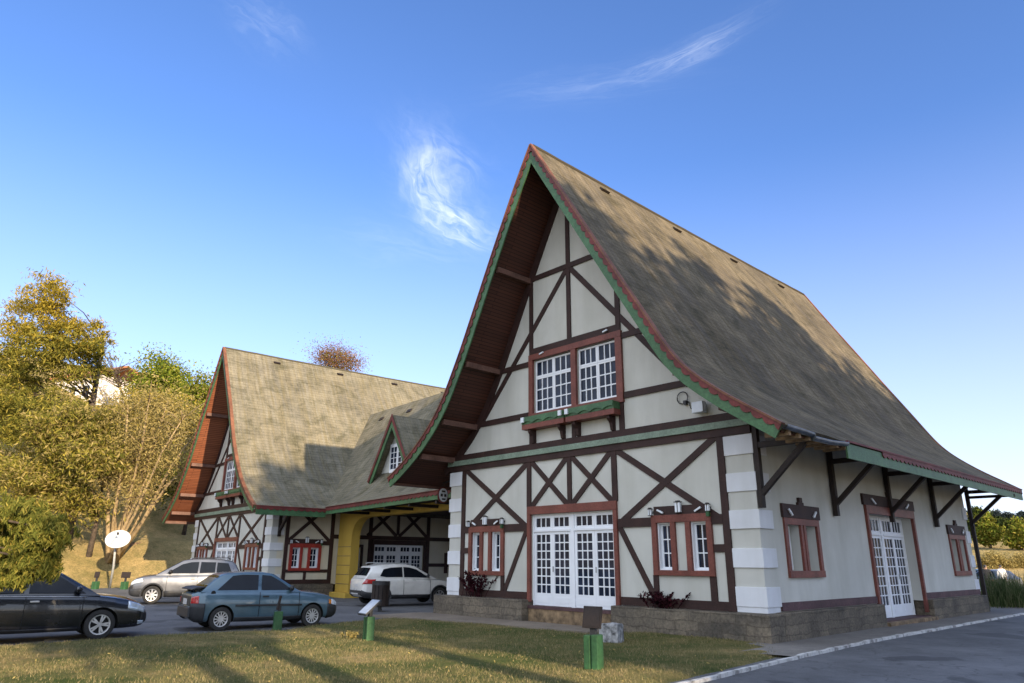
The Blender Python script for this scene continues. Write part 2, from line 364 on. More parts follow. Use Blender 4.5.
def cloud(center, along, L, Wd, amp, seed, tail=0.0):
    c = Vector(center).normalized(); e = Vector(along); e = (e-c*e.dot(c)).normalized(); f = c.cross(e)
    u = mth('DIVIDE', dotn(e), L); v = mth('DIVIDE', dotn(f), Wd)
    # bend and fray the wisp
    cb = nt.nodes.new('ShaderNodeCombineXYZ'); nt.links.new(u, cb.inputs[0]); nt.links.new(v, cb.inputs[1]); cb.inputs[2].default_value = seed
    n1 = N(nt, 'ShaderNodeTexNoise', Scale=1.1, Detail=3, Roughness=.5); nt.links.new(cb.outputs[0], n1.inputs[0])
    vv = mth('ADD', v, mth('MULTIPLY_ADD', n1.outputs['Fac'], 1.6, -.8)); vv = mth('ADD', vv, mth('MULTIPLY', mth('MULTIPLY', u, u), tail))
    mp = N(nt, 'ShaderNodeMapping'); mp.inputs['Scale'].default_value = (1.2, 2.4, 1); cb2 = nt.nodes.new('ShaderNodeCombineXYZ')
    nt.links.new(u, cb2.inputs[0]); nt.links.new(vv, cb2.inputs[1]); cb2.inputs[2].default_value = seed; nt.links.new(cb2.outputs[0], mp.inputs[0])
    n2 = N(nt, 'ShaderNodeTexNoise', Scale=1.2, Detail=9, Roughness=.6, Distortion=.7); nt.links.new(mp.outputs[0], n2.inputs[0])
    r2 = mth('ADD', mth('MULTIPLY', u, u), mth('MULTIPLY', vv, vv))
    mask = mth('POWER', 2.718, mth('MULTIPLY', r2, -1.6))
    mask = mth('MULTIPLY', mask, mth('GREATER_THAN', dotn(c), .2))
    st = N(nt, 'ShaderNodeMapRange'); st.inputs['From Min'].default_value = .26; st.inputs['From Max'].default_value = 1.0; st.clamp = True
    nt.links.new(n2.outputs['Fac'], st.inputs['Value'])
    return mth('MULTIPLY', mth('MULTIPLY', mask, mth('POWER', st.outputs[0], 1.5)), amp)
def pdir(px, py): return (R_*((px-512)/702.4)-U_*((py-341.5)/702.4)+W_).normalized()
def seg(a, b): return pdir(*b)-pdir(*a)
cl = [cloud(pdir(430, 182), seg((418, 128), (446, 236)), .062, .036, 1.7, 1.3, .10),
      cloud(pdir(455, 224), seg((415, 200), (505, 245)), .062, .030, 1.9, 4.2),
      cloud(pdir(440, 160), seg((400, 130), (480, 190)), .075, .05, .6, 21.7),
      cloud(pdir(690, 52), seg((620, 82), (738, 28)), .085, .016, .8, 7.7, .3),
      cloud(pdir(590, 85), seg((480, 92), (690, 70)), .13, .022, .28, 9.1),
      cloud(pdir(400, 245), seg((340, 235), (480, 262)), .10, .03, .26, 12.5),
      cloud(pdir(265, 22), seg((240, 5), (290, 40)), .05, .03, .35, 15.5)]
tot = cl[0]
for x in cl[1:]: tot = mth('ADD', tot, x)
tot = mth('MINIMUM', mth('MULTIPLY', tot, .66), .72)
bal = mixc(nt, 1.0, sky.outputs[0], (.83, .95, 1.20), 'MULTIPLY')
hzf = N(nt, 'ShaderNodeMapRange'); hzf.inputs['From Min'].default_value = .0; hzf.inputs['From Max'].default_value = .52; hzf.inputs['To Min'].default_value = .86; hzf.inputs['To Max'].default_value = 0
nt.links.new(dotn((0, 0, 1)), hzf.inputs['Value']); bal = mixc(nt, mth('POWER', hzf.outputs[0], 1.5), bal, (4.0, 3.85, 4.1))
mixn = mixc(nt, tot, bal, (5.6, 5.8, 6.1))
# wide bright cloud veil, unseen behind the camera, added to lift the shaded walls
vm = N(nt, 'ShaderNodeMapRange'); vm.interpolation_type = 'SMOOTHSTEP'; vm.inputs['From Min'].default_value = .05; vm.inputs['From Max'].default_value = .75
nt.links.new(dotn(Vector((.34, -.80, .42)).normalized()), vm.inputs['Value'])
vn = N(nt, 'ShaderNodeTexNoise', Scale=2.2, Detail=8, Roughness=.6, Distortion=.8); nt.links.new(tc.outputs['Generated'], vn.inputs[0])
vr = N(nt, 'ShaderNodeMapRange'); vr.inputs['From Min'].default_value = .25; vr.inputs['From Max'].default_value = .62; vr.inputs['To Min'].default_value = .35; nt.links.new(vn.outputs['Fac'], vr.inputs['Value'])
mixn = mixc(nt, mth('MULTIPLY', vm.outputs[0], vr.outputs[0]), mixn, FILL_VEIL)
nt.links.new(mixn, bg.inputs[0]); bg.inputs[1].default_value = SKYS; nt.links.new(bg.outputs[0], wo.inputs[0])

SC.view_settings.view_transform = 'Standard'; SC.view_settings.look = 'None'; SC.view_settings.gamma = 1
SC.view_settings.use_curve_mapping = False; SC.view_settings.exposure = 0.95
SC.cycles.max_bounces = 8; SC.cycles.transparent_max_bounces = 8
SC.cycles.use_denoising = True


# ------------------------------------------------------------------ the setting
def sst(a, b, x):
    t = min(1, max(0, (x-a)/(b-a))); return t*t*(3-2*t)
def terrain(x, y):
    z = -.14
    s = -(x+43)-.10*max(0, -y-4)*.0
    if s > 0:
        z += 3.1*sst(0, 6.5, s)+.60*max(0, s-7)*sst(7, 14, s)
        z = min(z, 21+.05*s)
        z += .5*mnoise.noise(Vector((x*.16, y*.16, 0)))*sst(0, 8, s)
    if y > 62: z = max(z, -.14+8.0*sst(62, 150, y)+.8*mnoise.noise(Vector((x*.07, y*.07, 3))))
    return z
def gridaxis(lo, hi, dense_lo, dense_hi, d, coarse):
    a = list(np.arange(dense_lo, dense_hi, d)); x = dense_hi; st = d
    while x < hi: a.append(x); st = min(coarse, st*1.3); x += st
    a.append(hi); x = dense_lo; st = d
    while x > lo: st = min(coarse, st*1.3); x -= st; a.insert(0, x)
    return a
gx = gridaxis(-420, 300, -85, 10, 1.2, 25); gy = gridaxis(-260, 600, -30, 40, 1.5, 25)
mb = MB(); mb.add([(x, y, terrain(x, y)) for y in gy for x in gx],
    [(j*len(gx)+i, j*len(gx)+i+1, (j+1)*len(gx)+i+1, (j+1)*len(gx)+i) for j in range(len(gy)-1) for i in range(len(gx)-1)])
tag(mb.build('ground', 'ground', smooth=True), kind='structure')
RZ = -.08
mb = MB(); xs = np.linspace(-42.6, 9.6, 40); ys = np.linspace(-40, 60, 60)
mb.add([(x, y, RZ+.035*sst(-3, 1, x)+.012*mnoise.noise(Vector((x*.25, y*.25, 5)))) for y in ys for x in xs], [(j*40+i, j*40+i+1, (j+1)*40+i+1, (j+1)*40+i) for j in range(59) for i in range(39)])
tag(mb.build('road', 'asphalt', smooth=True), kind='structure')

LAWN = [(2.05, -32), (2.05, -14), (1.96, -8.1), (1.88, -6.3), (1.64, -3.5), (1.42, -1.5), (1.05, -.85), (.2, -.2), (-.3, -.25), (-3.6, -.25), (-4.0, -1.25), (-7.6, -1.55), (-11.3, -2.2),
        (-11.3, -3.0), (-10.6, -4.8), (-10.3, -6), (-9.75, -6.9), (-10.1, -7.8), (-10.15, -8.8), (-10.4, -9.8), (-10.3, -11), (-9.9, -12.7), (-9.8, -20), (-9.8, -32)]
def pt_in(p, poly):
    x, y = p; c = False
    for i in range(len(poly)):
        (x0, y0), (x1, y1) = poly[i-1], poly[i]
        if (y0 > y) != (y1 > y) and x < (x1-x0)*(y-y0)/(y1-y0)+x0: c = not c
    return c
def dist_edge(p, poly, skip=()):
    d = 1e9; P = Vector(p)
    for i in range(len(poly)):
        if i in skip: continue
        a = Vector(poly[i-1]); b = Vector(poly[i]); t = max(0, min(1, (P-a).dot(b-a)/(b-a).length_squared)); d = min(d, (a+(b-a)*t-P).length)
    return d
KERBSIDE = (1, 2, 3, 4, 5, 6)
def lawn_z(x, y, inside=True):
    if not inside: return -.13
    d = dist_edge((x, y), LAWN, (8, 9))
    k = dist_edge((x, y), LAWN[:7]+[(50, -1), (50, -32)], (0, 7, 8))
    base = .0 if k > 0 else 0
    return -.10+(.10+base)*sst(0, .55, d+.02)+.028*mnoise.noise(Vector((x*.5, y*.5, 1)))*sst(0, 1, d)+.012*mnoise.noise(Vector((x*2.1, y*2.1, 2)))
lx = np.arange(-11.6, 2.4, .2); ly = np.arange(-32, .3, .2)
ins = {(i, j): pt_in((x, y), LAWN) for i, x in enumerate(lx) for j, y in enumerate(ly)}
mb = MB(); mb.add([(x, y, lawn_z(x, y, ins[i, j])) for j, y in enumerate(ly) for i, x in enumerate(lx)],
    [(j*len(lx)+i, j*len(lx)+i+1, (j+1)*len(lx)+i+1, (j+1)*len(lx)+i) for j in range(len(ly)-1) for i in range(len(lx)-1)
     if any(ins[a] for a in ((i, j), (i+1, j), (i+1, j+1), (i, j+1)))])
tag(mb.build('lawn', 'lawn', smooth=True), kind='structure')

# kerb line and the pavement along the side wall
KP = [(2.05, -34), (2.05, -14), (1.98, -8.1), (1.88, -6.27), (1.64, -3.52), (1.48, -1.32), (1.30, 1.73), (1.27, 3.9), (1.25, 7.6), (1.23, 11.3), (1.2, 16.3), (1.15, 30), (1.1, 60)]
kpx = np.array(KP); kyy = np.arange(-34, 60, .35); kxx = np.interp(kyy, kpx[:, 1], kpx[:, 0])
mb = MB(); rng = random.Random(3)
rows = []
for y, x in zip(kyy, kxx):
    w = rng.uniform(-.012, .012); h = rng.uniform(-.012, .010)
    rows.append([(x+.085+w, y, RZ-.05), (x+.08+w, y, .014+h), (x+.015+w, y, .018+h), (x+w, y, -.06)])
vs = [p for r in rows for p in r]; fs = []
for i in range(len(rows)-1):
    for k in range(3): fs.append((i*4+k, i*4+k+1, (i+1)*4+k+1, (i+1)*4+k))
mb.add(vs, fs); tag(mb.build('kerb', 'kerb', smooth=False), kind='structure')
mb = MB(); rows = []
for y, x in zip(kyy, kxx):
    if y < -2.3: continue
    x0 = -7.5 if y > 16.4 else (-.15 if y > -1.0 else .45)
    rows.append([(x0+(x+.03-x0)*t, y, .004+.012*mnoise.noise(Vector((t*2, y*.6, 9)))) for t in np.linspace(0, 1, 6)])
vs = [p for r in rows for p in r]; fs = [(i*6+k, i*6+k+1, (i+1)*6+k+1, (i+1)*6+k) for i in range(len(rows)-1) for k in range(5)]
mb.add(vs, fs); tag(mb.build('sidewalk', 'pave', smooth=True), kind='structure')
mb = MB(); mb.prism([(-3.7, -.2, -.12), (-4.1, -1.4, -.12), (-7.5, -1.7, -.12), (-12.3, -2.4, -.12), (-12.4, -.7, -.12), (-11.9, -.2, -.12)], (0, 0, .118))
tag(mb.build('path', 'slab'), kind='structure')
mb = MB(); xs = np.linspace(9.4, 60, 30); ys = np.linspace(-60, 90, 50)
mb.add([(x, y, .02+.05*mnoise.noise(Vector((x*.2, y*.2, 7)))-(.14 if i == 0 else 0)) for y in ys for i, x in enumerate(xs)], [(j*30+i, j*30+i+1, (j+1)*30+i+1, (j+1)*30+i) for j in range(49) for i in range(29)])
tag(mb.build('verge', 'ground', smooth=True), kind='structure')

# short grass on the lawn (nobody could count it)
def blades(n, pts_fn, hmin, hmax, w, name, mat):
    P = pts_fn(n); n = len(P); a = RNG.uniform(0, 2*np.pi, n); h = RNG.uniform(hmin, hmax, n); ln = RNG.uniform(.2, 1.1, n)*h; b = RNG.uniform(0, 2*np.pi, n)
    dx = np.cos(a)*w; dy = np.sin(a)*w
    V = np.empty((n, 3, 3)); V[:, 0] = P; V[:, 1] = P; V[:, 2] = P
    V[:, 0, 0] -= dx; V[:, 0, 1] -= dy; V[:, 1, 0] += dx; V[:, 1, 1] += dy
    V[:, 2, 0] += np.cos(b)*ln; V[:, 2, 1] += np.sin(b)*ln; V[:, 2, 2] += h; V[:, :2, 2] -= .01
    me = bpy.data.meshes.new(name); me.vertices.add(3*n); me.vertices.foreach_set('co', V.ravel()); me.loops.add(3*n); me.loops.foreach_set('vertex_index', np.arange(3*n, dtype=np.int32))
    me.polygons.add(n); me.polygons.foreach_set('loop_start', np.arange(0, 3*n, 3, dtype=np.int32)); me.materials.append(M[mat]); me.update(calc_edges=True)
    o = bpy.data.objects.new(name, me); COL.objects.link(o); return o
def lawn_pts(n):
    out = []
    rg = random.Random(5)
    while len(out) < n:
        # denser near the camera
        y = -.3-13.5*rg.random(); x = -11+13*rg.random()
        if not pt_in((x, y), LAWN): continue
        k = mnoise.noise(Vector((x*.8, y*.8, 4)))+.5*mnoise.noise(Vector((x*3, y*3, 6)))
        if rg.random() > .55+k: continue
        out.append((x, y, lawn_z(x, y)))
    return np.array(out)
tag(blades(90000, lawn_pts, .015, .060, .0045, 'grass', 'leaf_grass'), kind='stuff')

# ------------------------------------------------------------------ the two gabled timber-framed buildings
def smooth_profile(pts, n=70):
    p = np.array(pts, float); t = np.r_[0, np.cumsum(np.hypot(*np.diff(p, axis=0).T))]
    tt = np.linspace(0, t[-1], n); q = np.c_[np.interp(tt, t, p[:, 0]), np.interp(tt, t, p[:, 1])]
    for _ in range(6): q[1:-1] = .25*q[:-2]+.5*q[1:-1]+.25*q[2:]
    return q
PROF_R = smooth_profile([(0, 14.58), (.7, 13.38), (1.53, 11.98), (2.34, 10.62), (3.18, 9.20), (3.93, 7.97), (4.75, 6.58), (5.15, 6.08), (5.55, 5.73), (6.2, 5.22), (7.0, 4.70), (7.41, 4.42)])
PROF_RL = smooth_profile([(0, 14.58), (.68, 13.4), (1.31, 12.2), (1.83, 11.2), (2.44, 9.98), (3.3, 8.28), (4.15, 6.80), (4.8, 6.02), (5.45, 5.46), (6.08, 5.02), (6.7, 4.66), (7.2, 4.42)])
PROF_L = smooth_profile([(0, 13.46), (1.2, 11.65), (2.6, 9.55), (3.8, 7.55), (4.7, 6.4), (5.5, 5.55), (6.1, 5.1), (6.9, 4.55), (7.86, 4.05)])
def normals(q):
    d = np.gradient(q, axis=0); d /= np.linalg.norm(d, axis=1)[:, None]; return np.c_[-d[:, 1], d[:, 0]]*np.where((-d[:, 1]*0+d[:, 0]) > 0, 1, -1)[:, None]
def offset_pts(q, off):
    """profile pushed inwards (down and towards the ridge line) by off (scalar or array); clipped at the centre line"""
    n = normals(q); r = q-n*np.broadcast_to(off, (len(q),))[:, None]; out = []
    for (u, z), (nx, nz), (q0, q1), o in zip(r, n, q, np.broadcast_to(off, (len(q),))):
        if u < 0: z = q[0, 1]-o/max(nz, .25); z = min(z, q[0, 1]-o/n[0, 1]+.0); u = 0
        out.append((u, z))
    return np.array(out)

def gable_building(name, label, W, prof, y0, y1, loc, rz, fz, side_timber, stucco_front, roofmat, stucco_side='stucco', prof2=None):
    T = empty(name, label, 'building', loc, rz)
    PF = {1: prof, -1: prof if prof2 is None else prof2}
    k = W/11.6; cx = -W/2; ue = prof[-1, 0]; ze = prof[-1, 1]
    fx = lambda X: X*k
    FF = lambda a, b, c: (fx(a), -c, fz(b))              # front wall frame: a along, b up, c outwards
    FS = lambda a, b, c: (c, a, fz(b))                   # side wall frame (x = 0)
    FL = lambda a, b, c: (-W-c, a, fz(b))                # other side wall
    zi = lambda u, off=0.0: float(np.interp(u, offset_pts(prof, off)[:, 0], offset_pts(prof, off)[:, 1]))
    # --- walls
    inn = offset_pts(prof, .12); in2 = offset_pts(PF[-1], .12); uu = np.linspace(W/2, 0, 24)
    WL = fx(-11.5); poly = [(WL, fz(.56)), (cx+W/2, fz(.56))]+[(cx+u, np.interp(u, inn[:, 0], inn[:, 1])) for u in uu]+[(cx-u*.9827, np.interp(u*.9827, in2[:, 0], in2[:, 1])) for u in uu[::-1][1:]]
    wall = MB().prism([(x, 0, z) for x, z in poly], (0, .35, 0)).build('front_wall', stucco_front, T)
    zt = zi(W/2, .13)
    side = MB().box(-.35, 0, .35, y1-1.6-.35, fz(.56), zt).build('side_wall', stucco_side, T)
    MB().box(WL, WL+.35, .35, y1-1.6-.35, fz(.56), zt).build('side_wall', stucco_side, T)
    yb = y1-1.6
    MB().prism([(x, yb-.35, z) for x, z in poly], (0, .35, 0)).build('back_wall', stucco_side, T)
    MB().box(-W+.4, -.4, .4, yb-.4, fz(.3), fz(.5)).build('floor', 'void', T)
    # --- plinth
    pl = MB(); b = -.35; t_ = fz(.57)
    pl.box(fx(-11.82), fx(-7.55), -.36, .34, b, t_).build('plinth', 'stone', T, bevel=.02)
    MB().box(fx(-4.2), fx(.22), -.36, .34, b, t_).build('plinth', 'stone', T, bevel=.02)
    MB().box(fx(-7.545), fx(-4.205), -.10, .34, b, fz(.36)).build('plinth', 'rubble', T, bevel=.02)
    # --- roof
    full = np.r_[np.c_[cx+prof[::-1, 0], prof[::-1, 1]], np.c_[cx-PF[-1][1:, 0], PF[-1][1:, 1]]]
    ofs = offset_pts(prof, .115); of2 = offset_pts(PF[-1], .115); fin = np.r_[np.c_[cx+ofs[::-1, 0], ofs[::-1, 1]], np.c_[cx-of2[1:, 0], of2[1:, 1]]]
    arc = np.r_[0, np.cumsum(np.hypot(*np.diff(full, axis=0).T))]
    ys = np.linspace(y0, y1, 46); n = len(full); vs = []; uv = []
    for y in ys:
        t = (y-y0)/(y1-y0); sag = -.05*math.sin(math.pi*t)+.05*t*0
        for i, (x, z) in enumerate(full):
            w = .022*mnoise.noise(Vector((x*.9, y*.7, z*.9)))+.012*mnoise.noise(Vector((x*2.5, y*2.2, z)))
            hgt = (z-ze)/(full[:, 1].max()-ze)
            vs.append((x, y, z+w+sag*hgt)); uv.append((y, arc[i]))
    no = len(vs)
    for y in ys:
        t = (y-y0)/(y1-y0); sag = -.05*math.sin(math.pi*t)
        for i, (x, z) in enumerate(fin):
            hgt = (z-ze)/(full[:, 1].max()-ze); vs.append((x, y, z+sag*hgt-.02)); uv.append((y, arc[i]))
    fs = []
    for j in range(len(ys)-1):
        for i in range(n-1):
            a = j*n+i; fs.append((a, a+1, a+n+1, a+n)); fs.append((no+a, no+a+n, no+a+n+1, no+a+1))
        fs.append((j*n, (j+1)*n, no+(j+1)*n, no+j*n)); fs.append((j*n+n-1, no+j*n+n-1, no+(j+1)*n+n-1, (j+1)*n+n-1))
    for i in range(n-1):
        fs.append((i, no+i, no+i+1, i+1)); a = (len(ys)-1)*n+i; fs.append((a, a+1, no+a+1, no+a))
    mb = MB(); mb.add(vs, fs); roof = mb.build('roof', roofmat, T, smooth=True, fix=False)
    ul = roof.data.uv_layers.new(name='UVMap'); li = np.empty(len(roof.data.loops), dtype=np.int32); roof.data.loops.foreach_get('vertex_index', li)
    ul.data.foreach_set('uv', np.array(uv)[li].ravel())
    roof.data.set_sharp_from_angle(angle=rad(50))
    # ridge cap and roof vents
    mb = MB(); yr = np.linspace(y0+.02, y1-.02, 30)
    mb.tube([(cx, y, full[:, 1].max()-.035-.05*math.sin(math.pi*(y-y0)/(y1-y0))+.012*mnoise.noise(Vector((0, y*1.5, 3)))) for y in yr], [.075]*30, 7)
    MBc = mb.build('ridge_cap', roofmat, roof, smooth=True)
    for f_ in (.17, .40, .62, .84):
        y = y0+(y1-y0)*f_; u = .24; a_ = np.array([cx+u, float(np.interp(u, prof[:, 0], prof[:, 1]))]); b_ = np.array([cx+u+.09, float(np.interp(u+.09, prof[:, 0], prof[:, 1]))]); d_ = (b_-a_)/np.linalg.norm(b_-a_); n_ = np.array([-d_[1], d_[0]]); mb = MB()
        if n_[1] < 0: n_ = -n_
        a_ = a_-np.array([0, .04]); mb.prism([(p[0], y-.20, p[1]) for p in (a_-n_*.1, a_+d_*.16-n_*.1, a_+d_*.16+n_*.10, a_+n_*.05)], (0, .40, 0)); mb.build('roof_vent', 'darkwood', roof)
    # --- soffit lining under the whole roof
    for sg in (1, -1):
        so_ = offset_pts(PF[sg], .150); s2 = offset_pts(PF[sg], .185); m = len(so_); vs = [(cx+sg*u, y, z) for y in (y0+.06, y1-.06) for u, z in so_]+[(cx+sg*u, y, z) for y in (y0+.06, y1-.06) for u, z in s2]
        ar = np.r_[0, np.cumsum(np.hypot(*np.diff(so_, axis=0).T))]
        fs = [(i, i+1, m+i+1, m+i) for i in range(m-1)]+[(2*m+i, 3*m+i, 3*m+i+1, 2*m+i+1) for i in range(m-1)]+[(i, 2*m+i, 2*m+i+1, i+1) for i in range(m-1)]
        fs += [(m-1, 2*m+m-1, 3*m+m-1, m+m-1)]
        mb = MB(); mb.add(vs, fs); o = mb.build('soffit', 'soffit2' if side_timber else 'soffit', T)
        ul = o.data.uv_layers.new(name='UVMap'); li = np.empty(len(o.data.loops), dtype=np.int32); o.data.loops.foreach_get('vertex_index', li)
        U = np.array([(y, a) for y in (y0, y1) for a in ar]*2); ul.data.foreach_set('uv', U[li].ravel())
    # --- purlins carrying the front overhang
    for zz in (10.75, 7.84, 6.08, 5.05):
        z = fz(zz)
        for sg in (1, -1):
            q = offset_pts(PF[sg], .30); u = float(np.interp(-z, -q[:, 1], q[:, 0]))
            MB().box(cx+sg*u-.07, cx+sg*u+.07, y0+.1, -.055, z-.09, z+.09).build('purlin', 'purlin', T)
    # --- barge boards with the scalloped red trim
    for (yy, sgn) in ((y0, -1), (y1, 1)):
        for sg in (1, -1):
            prf = PF[sg]; ar = np.r_[0, np.cumsum(np.hypot(*np.diff(prf, axis=0).T))]; ss = np.arange(0, ar[-1], .03); ss = np.r_[ss, ar[-1]]
            P = np.c_[np.interp(ss, ar, prf[:, 0]), np.interp(ss, ar, prf[:, 1])]
            def strip(o0, o1, ya, yb_, nm, mat, par):
                A = offset_pts(P, o0); B = offset_pts(P, o1); m = len(P); vs = []
                for (Q, y) in ((A, ya), (B, ya), (B, yb_), (A, yb_)): vs += [(cx+sg*u, y, z) for u, z in Q]
                fs = []
                for i in range(m-1):
                    for c in range(4): fs.append((c*m+i, c*m+i+1, ((c+1) % 4)*m+i+1, ((c+1) % 4)*m+i))
                fs += [(0, m, 2*m, 3*m), (m-1, 2*m-1, 3*m-1, 4*m-1)]
                mb = MB(); mb.add(vs, fs); return mb.build(nm, mat, par)
            gb = strip(.005, .335, yy+sgn*.012, yy+sgn*.055, 'barge_board', 'green', T)
            sc = .07+.08*np.abs(np.sin(np.pi*ss/.30))**.8
            strip(-.03, sc, yy+sgn*.060, yy+sgn*.085, 'scalloped_trim', 'trimred', gb)
            strip(-.032, .010, yy-sgn*.06, yy+sgn*.105, 'verge_strip', 'vergered', gb)
    # --- eave fascia
    def fascia(x, s, ya, yb_, trim=None):
        o = MB().box(x-.02, x+.02, ya, yb_, ze-.40, ze-.05).build('eave_fascia', 'green', T)
        a, b_ = trim or (ya, yb_)
        yy = np.arange(a, b_, .035); mb = MB(); m = len(yy); zlo = ze-.10-.075*np.abs(np.sin(np.pi*yy/.30))**.8; c0 = x+s*.022; c1 = x+s*.045
        vs = [(c0, y, ze-.01) for y in yy]+[(c0, y, z) for y, z in zip(yy, zlo)]+[(c1, y, z) for y, z in zip(yy, zlo)]+[(c1, y, ze-.01) for y in yy]
        mb.add(vs, [(c*m+i, c*m+i+1, ((c+1) % 4)*m+i+1, ((c+1) % 4)*m+i) for i in range(m-1) for c in range(4)]); mb.build('scalloped_trim', 'trimred', o)
        MB().box(min(x, x+s*.06), max(x, x+s*.06), ya, yb_, ze-.025, ze+.02).build('drip_edge', 'trimred', o)
    T['_'] = 0; del T['_']
    R = dict(T=T, FF=FF, FS=FS, FL=FL, cx=cx, ue=ue, ze=ze, fascia=fascia, wall=wall, side=side, W=W, k=k, fz=fz, fx=fx, zi=zi)
    # --- front timber frame
    def post(X, z0, z1, w=.18, c=.044): MB().box(X-w/2, X+w/2, z0, z1, -.02, c, FF).build('timber_post', 'timber', T)
    def beam(X0, X1, z0, z1, c=.05, mat='timber', nm='timber_beam'): MB().box(X0, X1, z0, z1, -.02, c, FF).build(nm, mat, T)
    def brace(p, q, w=.17, c=.034): MB().bar2(FF, p, q, w, -.02, c).build('timber_brace', 'timber', T)
    beam(-11.52, .02, 4.64, 4.83, .062); beam(-11.60, .10, 4.834, 5.0, .11, 'greenpale', 'green_belt'); beam(-11.52, .02, 5.004, 5.2, .062)
    beam(-10.86, -7.66, .58, .785); beam(-4.08, -.74, .58, .785)
    post(-10.76, .6, 4.65); post(-.83, .6, 4.65, .19); post(-7.57, 3.26, 4.65, .18); post(-4.18, 3.26, 4.65, .18); post(-5.87, 3.28, 4.65, .16)
    beam(-10.68, -10.38, 2.55, 2.78); beam(-8.72, -7.64, 2.55, 2.78); beam(-4.1, -2.98, 2.55, 2.78); beam(-1.24, -.91, 2.55, 2.78)
    beam(-10.68, -10.40, 1.9, 2.08, .047); beam(-1.24, -.91, 1.9, 2.08, .047)
    post(-8.76, .77, 1.24, .15); post(-10.36, .77, 1.24, .13); post(-2.95, .77, 1.34, .15); post(-1.3, .77, 1.34, .17)
    brace((-10.68, 4.66), (-7.66, 2.66), c=.034); brace((-10.6, 2.62), (-7.66, 4.62), c=.039)
    for a, b_ in ((-7.49, -5.94), (-5.80, -4.26)):
        brace((a, 4.66), (b_, 3.24), .16, .034); brace((a, 3.24), (b_, 4.66), .16, .039)
    brace((-4.1, 4.66), (-.91, 2.62), c=.034); brace((-4.1, 2.62), (-.95, 4.66), c=.039)
    brace((-7.66, 2.62), (-8.7, .74), .15, .036); brace((-4.08, 2.6), (-2.98, .74), .15, .036)
    # gable
    def hw(z, sg=1): q = offset_pts(PF[sg], .25); return float(np.interp(-fz(z), -q[:, 1], q[:, 0]))/k
    C0 = -5.8
    h = hw(6.2); h2 = hw(6.2, -1); beam(C0-h2, -7.52, 6.06, 6.24); beam(-3.72, C0+h, 6.08, 6.26)
    h = hw(7.86); h2 = hw(7.86, -1); beam(C0-h2, -7.52, 7.76, 7.93); beam(-3.72, C0+h, 7.86, 8.03)
    h = hw(8.4); beam(-7.5, -3.76, 8.13, 8.33, .052)
    h = hw(10.8); h2 = hw(10.8, -1); beam(C0-h2, C0+h, 10.71, 10.88)
    post(-7.46, 5.2, hz(PF[-1], offset_pts, fz, 1.66*k), .16); post(-3.84, 5.2, hz(prof, offset_pts, fz, 1.96*k), .17); post(-5.77, 8.33, 13.6, .16, .046)
    brace((-5.77, 10.78), (-9.95, 6.13), .17, .034); brace((-5.77, 10.78), (-1.6, 6.1), .17, .036)
    for X in (-5.65,): post(X, 5.2, 6.0, .15)
    # raking timbers along the roof line
    for sg in (1, -1):
        qa = offset_pts(PF[sg], .20); qb = offset_pts(PF[sg], .46); m = len(qa); vs = []
        for (Q, y) in ((qa, -.056), (qb, -.056), (qb, .02), (qa, .02)): vs += [(cx+sg*u, y, z) for u, z in Q]
        mm_ = [i for i in range(m) if qb[i, 0] < W/2+.3]
        mb = MB(); mb.add(vs, [(c*m+i, c*m+i+1, ((c+1) % 4)*m+i+1, ((c+1) % 4)*m+i) for i in mm_[:-1] for c in range(4)]); mb.build('rake_timber', 'timber', T)
    # quoins: five white blocks down each corner
    zb = [(.70, 1.13), (1.55, 1.98), (2.42, 2.85), (3.28, 3.72), (4.15, 4.62)]
    for side_ in (0, 1):
        for z0, z1 in zb:
            mb = MB()
            if side_: mb.box(fx(-.735), .04, -.04, .62, fz(z0), fz(z1))
            else: mb.box(WL-.04, fx(-10.87), -.04, .62, fz(z0), fz(z1))
            mb.build('quoin_block', 'quoin', T, bevel=.008)
        mb = MB()
        if side_: mb.box(fx(-.735), .02, -.02, .55, fz(.58), fz(.70)); 
        else: mb.box(WL-.02, fx(-10.87), -.02, .55, fz(.58), fz(.70))
        mb.build('quoin_base', 'quoin', T)
    # front windows, gable window, door
    cut = MB()
    front_window(R, FF, -10.41, -8.69, 1.23, 2.75, cut, wall, T)
    front_window(R, FF, -2.99, -1.22, 1.34, 2.82, cut, wall, T)
    gable_window(R, FF, cut, T)
    door_set(R, FF, -7.62, -4.12, .42, 3.27, cut, T, depth=.10, posts=True)
    boolean_cut(wall, cut)
    return R
def hz(prof, offset_pts, fz, u):
    q = offset_pts(prof, .3); zz = float(np.interp(u, q[:, 0], q[:, 1]))
    lo, hi = 0, 20                                 # invert fz
    for _ in range(50):
        mid = (lo+hi)/2
        if fz(mid) < zz: lo = mid
        else: hi = mid
    return lo
